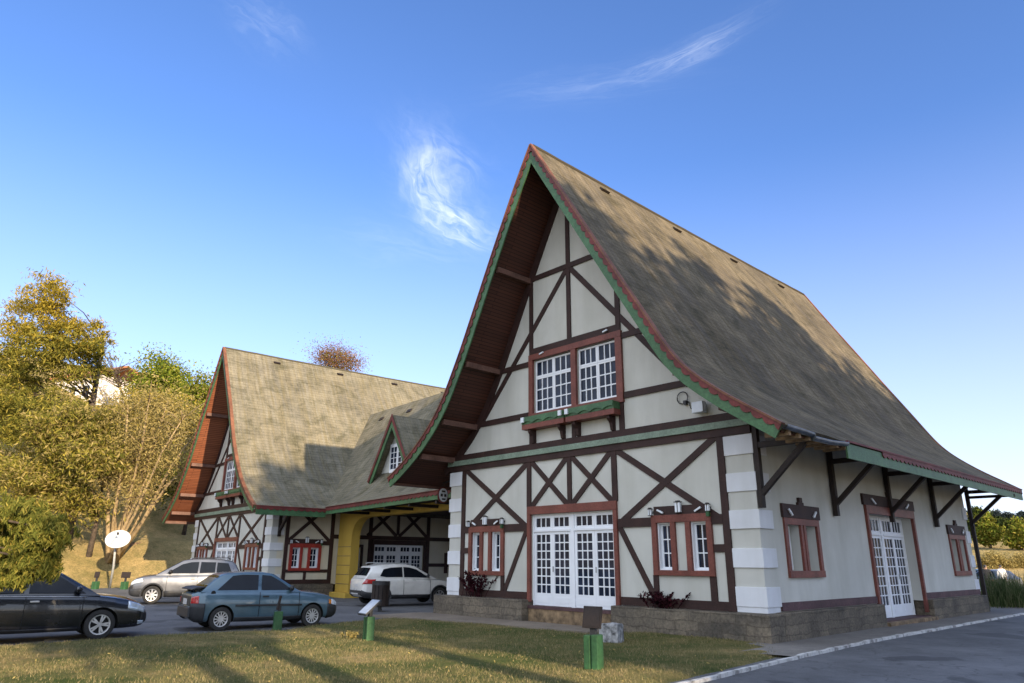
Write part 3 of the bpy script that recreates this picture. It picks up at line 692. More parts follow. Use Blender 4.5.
def sash(F, a0, a1, b0, b1, c, cols, rows, st, mu, parent, liner=None, bottom=None, names=('sash', 'glass')):
    """white glazed frame at depth c (behind the wall face) with its glass; liner = depth of white reveal in front"""
    mb = MB(); bb = b0 if bottom is None else bottom
    mb.box(a0, a0+st, b0, b1, c-.03, c+.02, F); mb.box(a1-st, a1, b0, b1, c-.03, c+.02, F)
    mb.box(a0+st, a1-st, b1-st, b1, c-.03, c+.02, F); mb.box(a0+st, a1-st, b0, bb+st, c-.03, c+.02, F)
    x0, x1, z0, z1 = a0+st, a1-st, bb+st, b1-st
    for i in range(1, cols): x = x0+(x1-x0)*i/cols; mb.box(x-mu/2, x+mu/2, z0, z1, c-.02, c+.012, F)
    for j in range(1, rows): z = z0+(z1-z0)*j/rows; mb.box(x0, x1, z-mu/2, z+mu/2, c-.02, c+.009, F)
    if bottom is not None and bottom-b0 > .1:
        mb.box(a0+st*1.3, a1-st*1.3, b0+.08, bottom-.02, c+.02, c+.028, F)
    if liner:
        for q in ((a0-.03, a0, b0-.03, b1+.03), (a1, a1+.03, b0-.03, b1+.03), (a0, a1, b0-.03, b0), (a0, a1, b1, b1+.03)): mb.box(*q, c-.03, liner, F)
    o = mb.build(names[0], 'white', parent)
    MB().box(x0-.005, x1+.005, z0-.005, z1+.005, c-.014, c-.008, F).build(names[1], 'glass', parent)
    return o
def lantern(F, a, b, w, h, parent, cc=.075, pot=None):
    mb = MB(); mb.cur = 0; mb.box(a-w/2, a+w/2, b-h/2, b+h/2, cc, cc+.07, F); mb.cur = 1
    mb.box(a-w*.62, a+w*.62, b+h/2, b+h/2+.02, cc-.02, cc+.09, F); mb.box(a-w*.35, a+w*.35, b+h/2+.02, b+h/2+.045, cc, cc+.07, F)
    mb.box(a-w*.55, a+w*.55, b-h/2-.015, b-h/2, cc-.01, cc+.08, F); mb.box(a-.03, a+.03, b-h*.2, b+h*.2, -.01, cc, F)
    mb.box(a-.010, a+.010, b-h/2, b+h/2, cc+.07, cc+.075, F)
    if pot: mb.cur = 2; mb.box(a-w*.45, a+w*.45, b-h/2-.13, b-h/2-.016, cc-.01, cc+.07, F)
    mb.build('lantern', ['lampglass', 'dark', 'postgreen'], parent)
def spot(F, p, q, parent, c=.10):
    MB().bar2(F, p, q, .042, c, c+.04).build('spotlight', 'lampglass', parent)
def front_window(R, F, a0, a1, b0, b1, cut, wall, T, red='red', cutF=True):
    w = a1-a0; mb = MB(); top = .19; bot = .13
    mb.box(a0, a1, b1-top, b1, -.02, .080, F); mb.box(a0, a1, b0, b0+bot, -.02, .080, F)
    for f0, f1 in ((0, .085), (.325, .405), (.575, .655), (.915, 1)): mb.box(a0+f0*w, a0+f1*w, b0+bot, b1-top, -.02, .075, F)
    win = mb.build('window', red, T, bevel=.006)
    for f0, f1 in ((.085, .325), (.655, .915)):
        x0, x1 = a0+f0*w, a0+f1*w
        sash(F, x0+.03, x1-.03, b0+bot+.03, b1-top-.03, -.13, 2, 3, .045, .028, win, liner=-.004)
        cut.box(x0-.002, x1+.002, b0+bot-.002, b1-top+.002, -.6, .2, F)
    MB().box(a0+.06*w, a1-.04*w, b1+.002, b1+.22, -.02, .072, F).build('lintel_board', 'timber', win)
    lantern(F, (a0+a1)/2, b1+.17, .15, .24, win, pot=False)
    lantern(F, a0+.02, b1+.08, .085, .15, win, pot=False); lantern(F, a1-.04, b1+.12, .09, .15, win, pot=True)
    spot(F, (a0+.14*w, b1+.13), (a0+.24*w, b1+.05), win); spot(F, (a1-.13*w, b1+.14), (a1-.23*w, b1+.05), win)
    return win
def gable_window(R, F, cut, T):
    a0, a1, b0, b1 = -7.54, -3.72, 5.98, 8.12; mb = MB()
    mb.box(a0, a1, 7.93, b1, -.02, .085, F); mb.box(a0, a1, b0, 6.16, -.02, .085, F)
    for x0, x1 in ((a0, -7.36), (-5.69, -5.49), (-3.95, a1)): mb.box(x0, x1, 6.16, 7.93, -.02, .080, F)
    win = mb.build('window', 'red', T, bevel=.006)
    for x0, x1 in ((-7.36, -5.69), (-5.49, -3.95)):
        xm = (x0+x1)/2; zs = 7.34
        for p, q in ((x0+.03, xm-.004), (xm+.004, x1-.03)):
            sash(F, p, q, zs+.004, 7.90, -.07, 3, 1, .055, .035, win, names=('transom_light', 'glass'))
            sash(F, p, q, 6.19, zs-.004, -.07, 3, 3, .055, .035, win)
        cut.box(x0-.002, x1+.002, 6.158, 7.932, -.6, .2, F)
    for p in ((-7.0, 8.03), (-4.35, 8.16)): spot(F, (p[0], p[1]+.02), (p[0]+.17, p[1]+.06), win, .09)
    # window boxes with green awning-like valance
    bx = MB().box(-7.58, -5.78, 5.62, 5.78, -.02, .34, F).box(-5.70, -3.86, 5.62, 5.78, -.02, .34, F).build('window_box', 'red', T, bevel=.008)
    for x0, x1 in ((-7.56, -5.80), (-5.68, -3.88)):
        xs = np.linspace(x0, x1, 40); mb = MB(); top = 6.02; vs = []
        lo = 5.80+.07*np.abs(np.sin(np.pi*(xs-x0)/.48))
        for c in (.344, .370):
            vs += [F(x, top, c-.02) for x in xs]+[F(x, z, c) for x, z in zip(xs, lo)]
        m = 40; fs = []
        for i in range(m-1): fs += [(i, i+1, m+i+1, m+i), (2*m+i, 3*m+i, 3*m+i+1, 2*m+i+1), (i, 2*m+i, 2*m+i+1, i+1), (m+i, m+i+1, 3*m+i+1, 3*m+i)]
        mb.add(vs, fs); mb.build('valance', 'green', bx)
        MB().box(x0-.01, x1+.01, 5.785, 6.0, -.02, .335, F).build('box_liner', 'green', bx)
        for x in ((x0+.06,) if x0 > -6 else (x0+.06, x1-.09))[:2] if True else (): MB().box(x-.05, x+.07, 5.84, 6.0, .372, .42, F).build('box_lamp', 'lampglass', bx)
        for x in (x0+.25, x1-.25):
            mb = MB(); mb.prism([F(x-.05, 5.62, -.02), F(x-.05, 5.62, .28), F(x-.05, 5.54, .28), F(x-.05, 5.42, .16), F(x-.05, 5.22, .12), F(x-.05, 5.16, -.02)], Vector(F(x+.05, 5.6, 0))-Vector(F(x-.05, 5.6, 0)))
            mb.build('box_bracket', 'timber', bx)
def door_set(R, F, a0, a1, b0, b1, cut, T, depth=.1, posts=True, red='red', leaves_glass_rows=7, sill='slabdark', fill=True):
    mb = MB(); lw = .24; pw = .13
    mb.box(a0, a1, b1-lw, b1, -.02, .082, F); mb.box(a0, a0+pw, b0+.1, b1-lw, -.02, .078, F); mb.box(a1-pw, a1, b0+.1, b1-lw, -.02, .078, F)
    d = mb.build('door', red, T, bevel=.006)
    x0, x1 = a0+pw, a1-pw; zt = b1-lw; H = zt-b0; xm = (x0+x1)/2; c = -depth
    zr = zt-.185*H
    MB().box(xm-.07, xm+.07, b0, zt, c-.05, c+.045, F).build('centre_post', 'white', d)
    MB().box(x0, x0+.05, b0, zt, c-.05, c+.04, F).box(x1-.05, x1, b0, zt, c-.05, c+.04, F).box(x0+.05, x1-.05, zt-.04, zt, c-.05, c+.04, F)\
        .box(x0+.05, xm-.07, zr-.03, zr+.03, c-.05, c+.06, F).box(xm+.07, x1-.05, zr-.03, zr+.03, c-.05, c+.06, F).build('door_frame', 'white', d)
    for p, q in ((x0+.05, xm-.07), (xm+.07, x1-.05)):
        m = (p+q)/2
        for u, v in ((p+.004, m-.003), (m+.003, q-.004)):
            sash(F, u, v, zr+.032, zt-.042, c, 3, 1, .075, .032, d, names=('transom_light', 'glass'))
            sash(F, u, v, b0+.012, zr-.032, c, 3, leaves_glass_rows, .085, .032, d, bottom=b0+.27, names=('door_leaf', 'glass'))
        MB().box(m+.02, m+.05, b0+.95*H/2.6, b0+1.1*H/2.6, c+.02, c+.05, F).build('handle', 'greymetal', d)
    MB().box(a0+.02, a1-.02, b0-.08, b0+.004, -.34, .12, F).build('threshold', 'maroon', d)
    cut.box(x0-.002, x1+.002, b0-.4, zt+.002, -.6, .2, F)
    return d

# ------------------------------------------------------------------ right building
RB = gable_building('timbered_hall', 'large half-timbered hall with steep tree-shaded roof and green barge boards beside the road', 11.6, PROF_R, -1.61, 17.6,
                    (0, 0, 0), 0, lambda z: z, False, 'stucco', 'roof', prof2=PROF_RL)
T = RB['T']; FS = RB['FS']
cut = MB()
def side_window(a0, a1, b0, b1):
    mb = MB(); c = .05
    mb.box(a0, a1, b1-.16, b1, -.02, c, FS).box(a0, a1, b0, b0+.16, -.02, c+.02, FS)
    w = a1-a0
    for f0, f1 in ((0, .075), (.44, .50), (.53, .59), (.925, 1)): mb.box(a0+f0*w, a0+f1*w, b0+.16, b1-.16, -.02, c, FS)
    win = mb.build('window', 'red', T, bevel=.006)
    for f0, f1 in ((.075, .44), (.59, .925)):
        x0, x1 = a0+f0*w, a0+f1*w
        sash(FS, x0+.03, x1-.03, b0+.18, b1-.18, -.26, 2, 3, .05, .03, win, liner=None)
        MB().box(x0+.001, x0+.06, b0+.162, b1-.162, -.20, .014, FS).build('reveal', 'white', win)
        cut.box(x0-.002, x1+.002, b0+.158, b1-.158, -.6, .2, FS)
    MB().box(a0-.06, a1+.06, b1+.002, b1+.33, -.02, .065, FS).build('lintel_board', 'timber', win)
    k = MB(); k.box((a0+a1)/2-.14, (a0+a1)/2+.14, b1+.33, b1+.40, -.02, .07, FS).box((a0+a1)/2-.08, (a0+a1)/2+.08, b1+.40, b1+.52, -.02, .07, FS); k.build('finial', 'timber', win)
    for s in (-1, 1):
        x = (a0+a1)/2+s*w*.34; spot(FS, (x+s*.10, b1+.20), (x-s*.06, b1+.06), win, .07)
    return win
side_window(1.15, 3.04, 1.32, 2.72); side_window(13.45, 15.3, 1.27, 2.68)
d = door_set(RB, FS, 6.22, 10.12, .12, 3.3, cut, T, depth=.34)
MB().box(6.1, 10.24, 3.302, 3.62, -.02, .07, FS).build('lintel_board', 'timber', d)
MB().box(8.05, 8.3, 3.62, 3.78, -.02, .07, FS).build('finial', 'timber', d)
for s in (-1, 1): spot(FS, (8.17+s*1.5, 3.5), (8.17+s*1.25, 3.36), d, .075)
boolean_cut(RB['side'], cut)
for a, b_ in ((.625, 6.2), (10.14, 15.97)): MB().box(a, b_, .60, .785, -.02, .045, FS).build('skirting', 'maroon', T)
for a, b_ in ((.345, 6.2), (10.14, 16.02)): MB().box(-.34, .22, a, b_, -.35, .585).build('plinth', 'stone', T, bevel=.02)
MB().box(-.33, .30, 6.205, 10.135, -.35, .10).build('door_step', 'rubble', T, bevel=.02)
for z0, z1 in ((.70, 1.13), (1.55, 1.98), (2.42, 2.85), (3.28, 3.72)): MB().box(-.6, .04, 15.55, 16.04, z0, z1).build('quoin_block', 'quoin', T, bevel=.008)
# eave brackets
def bracket(y, zlow, arm=1.42, double=False):
    mb = MB(); mb.box(.03, .15, y-.07, y+.07, zlow, 4.92); mb.bar((.10, y, 3.18), (arm-.12, y, 4.30), .11, .13, (0, 1, 0))
    mb.box(.15, arm, y-.055, y+.055, 4.27, 4.40)
    if double: mb.box(.15, arm+.15, y-.05, y+.05, 4.08, 4.18)
    mb.build('eave_bracket', 'darkwood', T)
for y in (.05, 4.1, 8.1, 12.2): bracket(y, 2.88)
bracket(16.3, .0, 1.5, True)
ue = RB['cx']+RB['ue']
RB['fascia'](ue, 1, 1.46, 17.55, (3.6, 17.55)); MB().box(-5.8-7.20, -5.8-7.06, -1.5, 17.5, 4.20, 4.34).build('eave_beam', 'purlin', T)
# broken stretch of eave: rafter ends and loose zinc gutter
for y in np.arange(-1.35, 1.5, .47): MB().box(ue-.55, ue-.01, y-.05, y+.05, 4.22, 4.33).build('rafter_end', 'rubble', T)
gp = [(ue+.015+.085*math.cos(a), 4.375+.085*math.sin(a)) for a in np.linspace(math.pi, 2*math.pi, 9)]
mb = MB(); yy = [-1.62, -1.0, -.35, -.33, .5, 1.44]; dz = [.03, .02, .0, -.07, -.06, .0]; vs = []; m = len(gp)
for y, z_ in zip(yy, dz): vs += [(x, y, z+z_) for x, z in gp]+[(ue+.015+(x-ue-.015)*.92, y, z+z_+.008) for x, z in gp[::-1]]
mb.add(vs, [(j*2*m+i, j*2*m+(i+1) % (2*m), (j+1)*2*m+(i+1) % (2*m), (j+1)*2*m+i) for j in range(5) for i in range(2*m)]); mb.build('gutter', 'metal', T)
# flood lamp with a coil of cable on the gable, cable clip
sp_ = empty('flood_lamp', 'small white flood lamp with a loop of black cable on the upper gable wall', 'lamp', (-1.25, -.02, 5.42))
MB().box(-.15, .17, -.26, -.08, -.14, .14).build('lamp_housing', 'lampglass', sp_, bevel=.01); MB().box(-.03, .05, -.09, .01, -.05, .05).build('lamp_arm', 'dark', sp_)
mb = MB(); pts = [(-.55+.16*math.cos(a), -.03, .36+.16*math.sin(a)) for a in np.linspace(-.6, 5.7, 26)]+[(-.36, -.04, .22), (-.30, -.05, .04), (-.16, -.05, -.06)]
mb.tube(pts, [.014]*len(pts), 5); mb.box(-.50, -.42, -.09, .01, .16, .27); mb.build('cable', 'dark', sp_)

# ------------------------------------------------------------------ left building
LW = 12.65; LROT = -.0659; LLOC = (-25.327, -.042, 0)
LFZ = lambda z: float(np.interp(z, [-.3, .1, .6, 4.84, 5.2, 14.56, 20], [-.3, .1, .55, 4.15, 4.55, 13.46, 18]))
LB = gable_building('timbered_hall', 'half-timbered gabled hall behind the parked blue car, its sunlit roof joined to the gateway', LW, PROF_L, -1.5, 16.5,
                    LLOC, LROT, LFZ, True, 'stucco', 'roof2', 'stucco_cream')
T = LB['T']
F0 = lambda a, b, c: (c, a, b)
def post0(y, z0, z1, w=.18, c=.044): MB().box(y-w/2, y+w/2, z0, z1, -.02, c, F0).build('timber_post', 'timber', T)
def beam0(y0, y1, z0, z1, c=.05): MB().box(y0, y1, z0, z1, -.02, c, F0).build('timber_beam', 'timber', T)
def brace0(p, q, c=.034, w=.16): MB().bar2(F0, p, q, w, -.02, c).build('timber_brace', 'timber', T)
cut = MB()
post0(.78, .55, 4.75); post0(3.15, .55, 4.75, .2); beam0(.87, 3.05, .55, .75); beam0(.87, .95, 2.38, 2.58); beam0(2.6, 3.05, 2.38, 2.58); beam0(.87, 3.05, 1.08, 1.22, .047)
brace0((.85, 2.56), (3.05, 4.5)); brace0((.85, 4.5), (3.05, 2.56), .039); post0(1.85, .75, 1.1, .14)
front_window(LB, F0, .98, 2.62, 1.16, 2.44, cut, LB['side'], T, red='redbright')
MB().box(-.3, .10, .36, 3.4, -.35, .54).build('plinth', 'stone', T, bevel=.02)
# wall inside the gateway
post0(5.34, .55, 4.6, .2); post0(8.95, .55, 4.6, .2); post0(7.0, 3.0, 4.6, .16); beam0(3.25, 14.5, 2.72, 2.92, .052); beam0(9.05, 14.5, 1.35, 1.53); beam0(3.25, 14.5, 4.45, 4.6, .053); post0(10.2, 1.0, 2.1, .2, .056)
for a, b_ in ((5.15, 6.92), (7.08, 8.85)): brace0((a, 2.92), (b_, 4.45)); brace0((a, 4.45), (b_, 2.92), .039)
door_set(LB, F0, 5.45, 8.80, .12, 2.71, cut, T, depth=.1, red='timber')
w2 = MB().box(4.05, 4.95, 2.32, 2.45, -.02, .07, F0).box(4.05, 4.15, .2, 2.32, -.02, .066, F0).box(4.85, 4.95, .2, 2.32, -.02, .066, F0).build('side_door', 'timber', T)
sash(F0, 4.16, 4.84, .2, 2.31, -.08, 2, 5, .09, .03, w2, bottom=.8, names=('door_leaf', 'glass')); cut.box(4.148, 4.852, .19, 2.322, -.6, .2, F0)
boolean_cut(LB['side'], cut)
mb = MB(); y = .35; mb.box(.03, .14, y-.07, y+.07, 2.75, 4.5).bar((.09, y, 3.0), (1.25, y, 3.98), .11, .12, (0, 1, 0)).box(.14, 1.3, y-.05, y+.05, 3.95, 4.07); mb.build('eave_bracket', 'darkwood', T)
lue = LB['cx']+LB['ue']
LB['fascia'](lue, 1, -1.44, 1.98); MB().box(LB['cx']-LB['ue']+.03, LB['cx']-LB['ue']+.20, -1.4, 16.4, LB['ze']-.26, LB['ze']-.10).build('eave_beam', 'purlin', T)

# ------------------------------------------------------------------ covered gateway between the halls
G = empty('covered_gateway', 'covered gateway with yellow arch, dormer and low grey roof joining the two halls', 'gateway', LLOC, LROT)
GY = 2.0; GX0, GX1 = -4.6, 17.4
gp_ = np.array([(0, 4.12), (.7, 4.56), (1.4, 5.22), (2.2, 6.2), (3.0, 7.3), (4.0, 8.72), (5.1, 10.3)])
tt = np.r_[0, np.cumsum(np.hypot(*np.diff(gp_, axis=0).T))]; t2 = np.linspace(0, tt[-1], 36); gq = np.c_[np.interp(t2, tt, gp_[:, 0]), np.interp(t2, tt, gp_[:, 1])]
for _ in range(5): gq[1:-1] = .25*gq[:-2]+.5*gq[1:-1]+.25*gq[2:]
gfull = np.r_[gq, np.c_[10.2-gq[::-1][1:, 0], gq[::-1][1:, 1]]]
garc = np.r_[0, np.cumsum(np.hypot(*np.diff(gfull, axis=0).T))]
def gz(x): return .0135*(x-1.5)            # the eave climbs slightly towards the right hall
xs = np.linspace(GX0, GX1, 50); m = len(gfull); vs = []; uv = []
for x in xs:
    for (y, z), a in zip(gfull, garc): vs.append((x, GY+y, z+gz(x)*max(0, 1-(z-4.1)/4)+.02*mnoise.noise(Vector((x*.8, y*.8, 5)))-(.0))); uv.append((x, a))
no = len(vs)
for x in xs:
    for (y, z), a in zip(gfull, garc): vs.append((x, GY+y, z+gz(x)*max(0, 1-(z-4.1)/4)-.15)); uv.append((x, a))
fs = []
for j in range(len(xs)-1):
    for i in range(m-1):
        a = j*m+i; fs.append((a, a+m, a+m+1, a+1)); fs.append((no+a, no+a+1, no+a+m+1, no+a+m))
    fs.append((j*m, no+j*m, no+(j+1)*m, (j+1)*m)); fs.append((j*m+m-1, (j+1)*m+m-1, no+(j+1)*m+m-1, no+j*m+m-1))
mb = MB(); mb.add(vs, fs); groof = mb.build('roof', 'roof2', G, smooth=True, fix=False)
ul = groof.data.uv_layers.new(name='UVMap'); li = np.empty(len(groof.data.loops), dtype=np.int32); groof.data.loops.foreach_get('vertex_index', li); ul.data.foreach_set('uv', np.array(uv)[li].ravel())
groof.data.set_sharp_from_angle(angle=rad(50))
for x in (-1.9, 1.2, 4.5): mb = MB(); mb.prism([(x-.22, GY+4.72, 9.68), (x-.22, GY+4.60, 9.50), (x-.22, GY+4.53, 9.56), (x-.22, GY+4.65, 9.74)], (.44, 0, 0)); mb.build('roof_vent', 'darkwood', groof)
def gstrip(nm, mat, x0, x1, dy0, dy1, zt, zb_, scal=None):
    xx = np.arange(x0, x1, .04); n = len(xx); zb2 = np.full(n, zb_, float)
    if scal: zb2 -= scal*np.abs(np.sin(np.pi*xx/.30))**.8
    zz = np.array([4.12+gz(x) for x in xx]); vs = [(x, GY+dy0, z+zt) for x, z in zip(xx, zz)]+[(x, GY+dy0, z+b) for x, z, b in zip(xx, zz, zb2)]+[(x, GY+dy1, z+b) for x, z, b in zip(xx, zz, zb2)]+[(x, GY+dy1, z+zt) for x, z in zip(xx, zz)]
    mb = MB(); mb.add(vs, [(c*n+i, c*n+i+1, ((c+1) % 4)*n+i+1, ((c+1) % 4)*n+i) for i in range(n-1) for c in range(4)]+[(0, n, 2*n, 3*n), (n-1, 2*n-1, 3*n-1, 4*n-1)])
    return mb.build(nm, mat, G)
gstrip('eave_fascia', 'green', lue+.03, 13.1, -.03, .0, -.03, -.33); gstrip('scalloped_trim', 'trimred', lue+.03, 13.1, -.055, -.033, .0, -.11, .07); gstrip('drip_edge', 'trimred', lue+.03, 13.1, -.10, .02, .022, .005)
# ceiling, yellow arch with slatted head
MB().box(.06, 13.2, GY+.05, GY+10.1, 4.05, 4.10).build('ceiling', 'darkwood', G)
XW = 13.5
def arch_wall(ya, yb_):
    mb = MB(); A = [(1.5, -.1), (1.5, 2.75)]+[(1.5+1.15*(1-math.cos(a)), 2.75+.95*math.sin(a)) for a in np.linspace(.15, math.pi/2, 9)]
    B = [(XW-.3-(x-1.5)*.9, z) for x, z in A]
    top = 4.04
    mb.prism([(0.062, ya, -.1), (A[0][0], ya, -.1)]+[(x, ya, z) for x, z in A[1:]]+[(x, ya, z) for x, z in B[::-1][:-1]]+[(B[0][0], ya, -.1), (XW-.02, ya, -.1), (XW-.02, ya, top), (.062, ya, top)], (0, yb_-ya, 0))
    return mb.build('arch', 'yellow', G)
ar = arch_wall(3.5, 3.95)
arch_wall(11.4, 11.8)
for x in np.arange(2.6, 13.3, .22): MB().box(x-.095, x+.095, 3.465, 3.5-.002, 3.70, 4.04).build('slat', 'yellow', ar) if False else None
mb = MB()
for x in np.arange(2.65, 13.0, .22): mb.box(x-.098, x+.098, 3.455, 3.498, 3.72, 4.035)
mb.build('slatted_head', 'yellow', G)
mb = MB()
for z in np.arange(.55, 2.7, .44): mb.box(.10, 1.503, 3.492, 3.499, z-.012, z+.012)
mb.build('joint_lines', 'stone', ar)
MB().box(.0, 1.8, 3.2, 4.15, -.12, .16).box(11.6, 13.0, 3.2, 4.15, -.12, .16).build('kerb_base', 'yellow', G, bevel=.03)
for x in (3.2, 5.2, 7.2, 9.2, 11.2): MB().box(x-.06, x+.06, GY+.03, 3.5, 3.78, 3.9).build('bracket_arm', 'darkwood', G)
# dormer
D = lambda x, z, y: (x, y, z)
DX, DY, DZ, DW, DH = 5.13, 3.4, 8.37, 2.0, 3.05
for s in (1, -1):
    n_ = np.array([DH, DW])/math.hypot(DH, DW)
    A = np.array([DX, DZ]); B = np.array([DX+s*DW, DZ-DH]); o = np.array([s*n_[0], n_[1]])
    vs = [(p[0], y, p[1]) for y in (DY, DY+3.0) for p in (A, B, B-o*.12, A-np.array([0, .22]))]
    mb = MB(); mb.hexa([vs[i] for i in (0, 1, 2, 3, 4, 5, 6, 7)]); r = mb.build('dormer_roof', 'roof2', G, fix=True)
    ul = r.data.uv_layers.new(name='UVMap')
    for l in r.data.loops: v = r.data.vertices[l.vertex_index].co; ul.data[l.index].uv = (v.y, v.z*1.2)
    A2 = A-np.array([0, .0]); mb = MB()
    q = [A-np.array([0, .03]), B+o*.02, B-o*.30, A-np.array([0, .62])]
    mb.prism([(p[0], DY-.06, p[1]) for p in q], (0, .055, 0)); g = mb.build('dormer_barge_board', 'green', G)
    q = [A+np.array([0, .05]), B+o*.05, B-o*.10, A-np.array([0, .26])]
    MB().prism([(p[0], DY-.10, p[1]) for p in q], (0, .037, 0)).build('trim', 'trimred', g)
wl = MB().prism([(DX-1.8, DY+.4, 5.35), (DX+1.8, DY+.4, 5.35), (DX, DY+.4, 8.15)], (0, .1, 0)).build('dormer_wall', 'stucco', G)
FD = lambda a, b, c: (a, DY+.4-c, b)
dw = MB().box(DX-.72, DX+.72, 5.68, 5.78, 0.001, .06, FD).box(DX-.72, DX+.72, 6.95, 7.05, 0.001, .06, FD).build('dormer_window', 'white', G)
for x0, x1 in ((DX-.70, DX-.01), (DX+.01, DX+.70)): sash(FD, x0, x1, 5.782, 6.948, .045, 2, 4, .06, .03, dw)
MB().prism([(DX-1.75, DY+.02, 5.3), (DX+1.75, DY+.02, 5.3), (DX, DY+.02, 5.75)], (0, .02, 0)) if False else None

# round hanging sign by the quoins
hs = empty('round_sign', 'small round white sign with red rim and dark marks hanging beside the gateway eave', 'sign', (-12.62, .5, 3.97))
Rm = Matrix.Rotation(rad(90), 4, 'X')
dv = Matrix.Rotation(rad(102), 4, 'Z')
MB().lathe([(0, -.02), (.29, -.02), (.29, .02), (.0, .02)], 28, dv @ Rm).build('rim', 'trimred', hs, smooth=False)
MB().lathe([(0, .021), (.245, .021), (.245, .03), (0, .03)], 28, dv @ Rm).build('face', 'lampglass', hs)
mb = MB()
for (x0, x1, z0, z1) in ((-.10, .10, .10, .16), (-.16, -.04, -.06, .04), (.04, .16, -.06, .04), (-.08, .12, -.18, -.12)):
    p = [dv @ Vector(q) for q in ((x0, -.036, z0), (x1, -.036, z0), (x1, -.036, z1), (x0, -.036, z1))]; e = dv @ Vector((0, .004, 0)); mb.prism(p, e)
mb.build('marks', 'dark', hs)
MB().tube([(0, .0, .32), (0, .0, .42), (.25, .1, .50), (.98, .15, .50)], [.022]*4, 7).build('bracket', 'dark', hs)

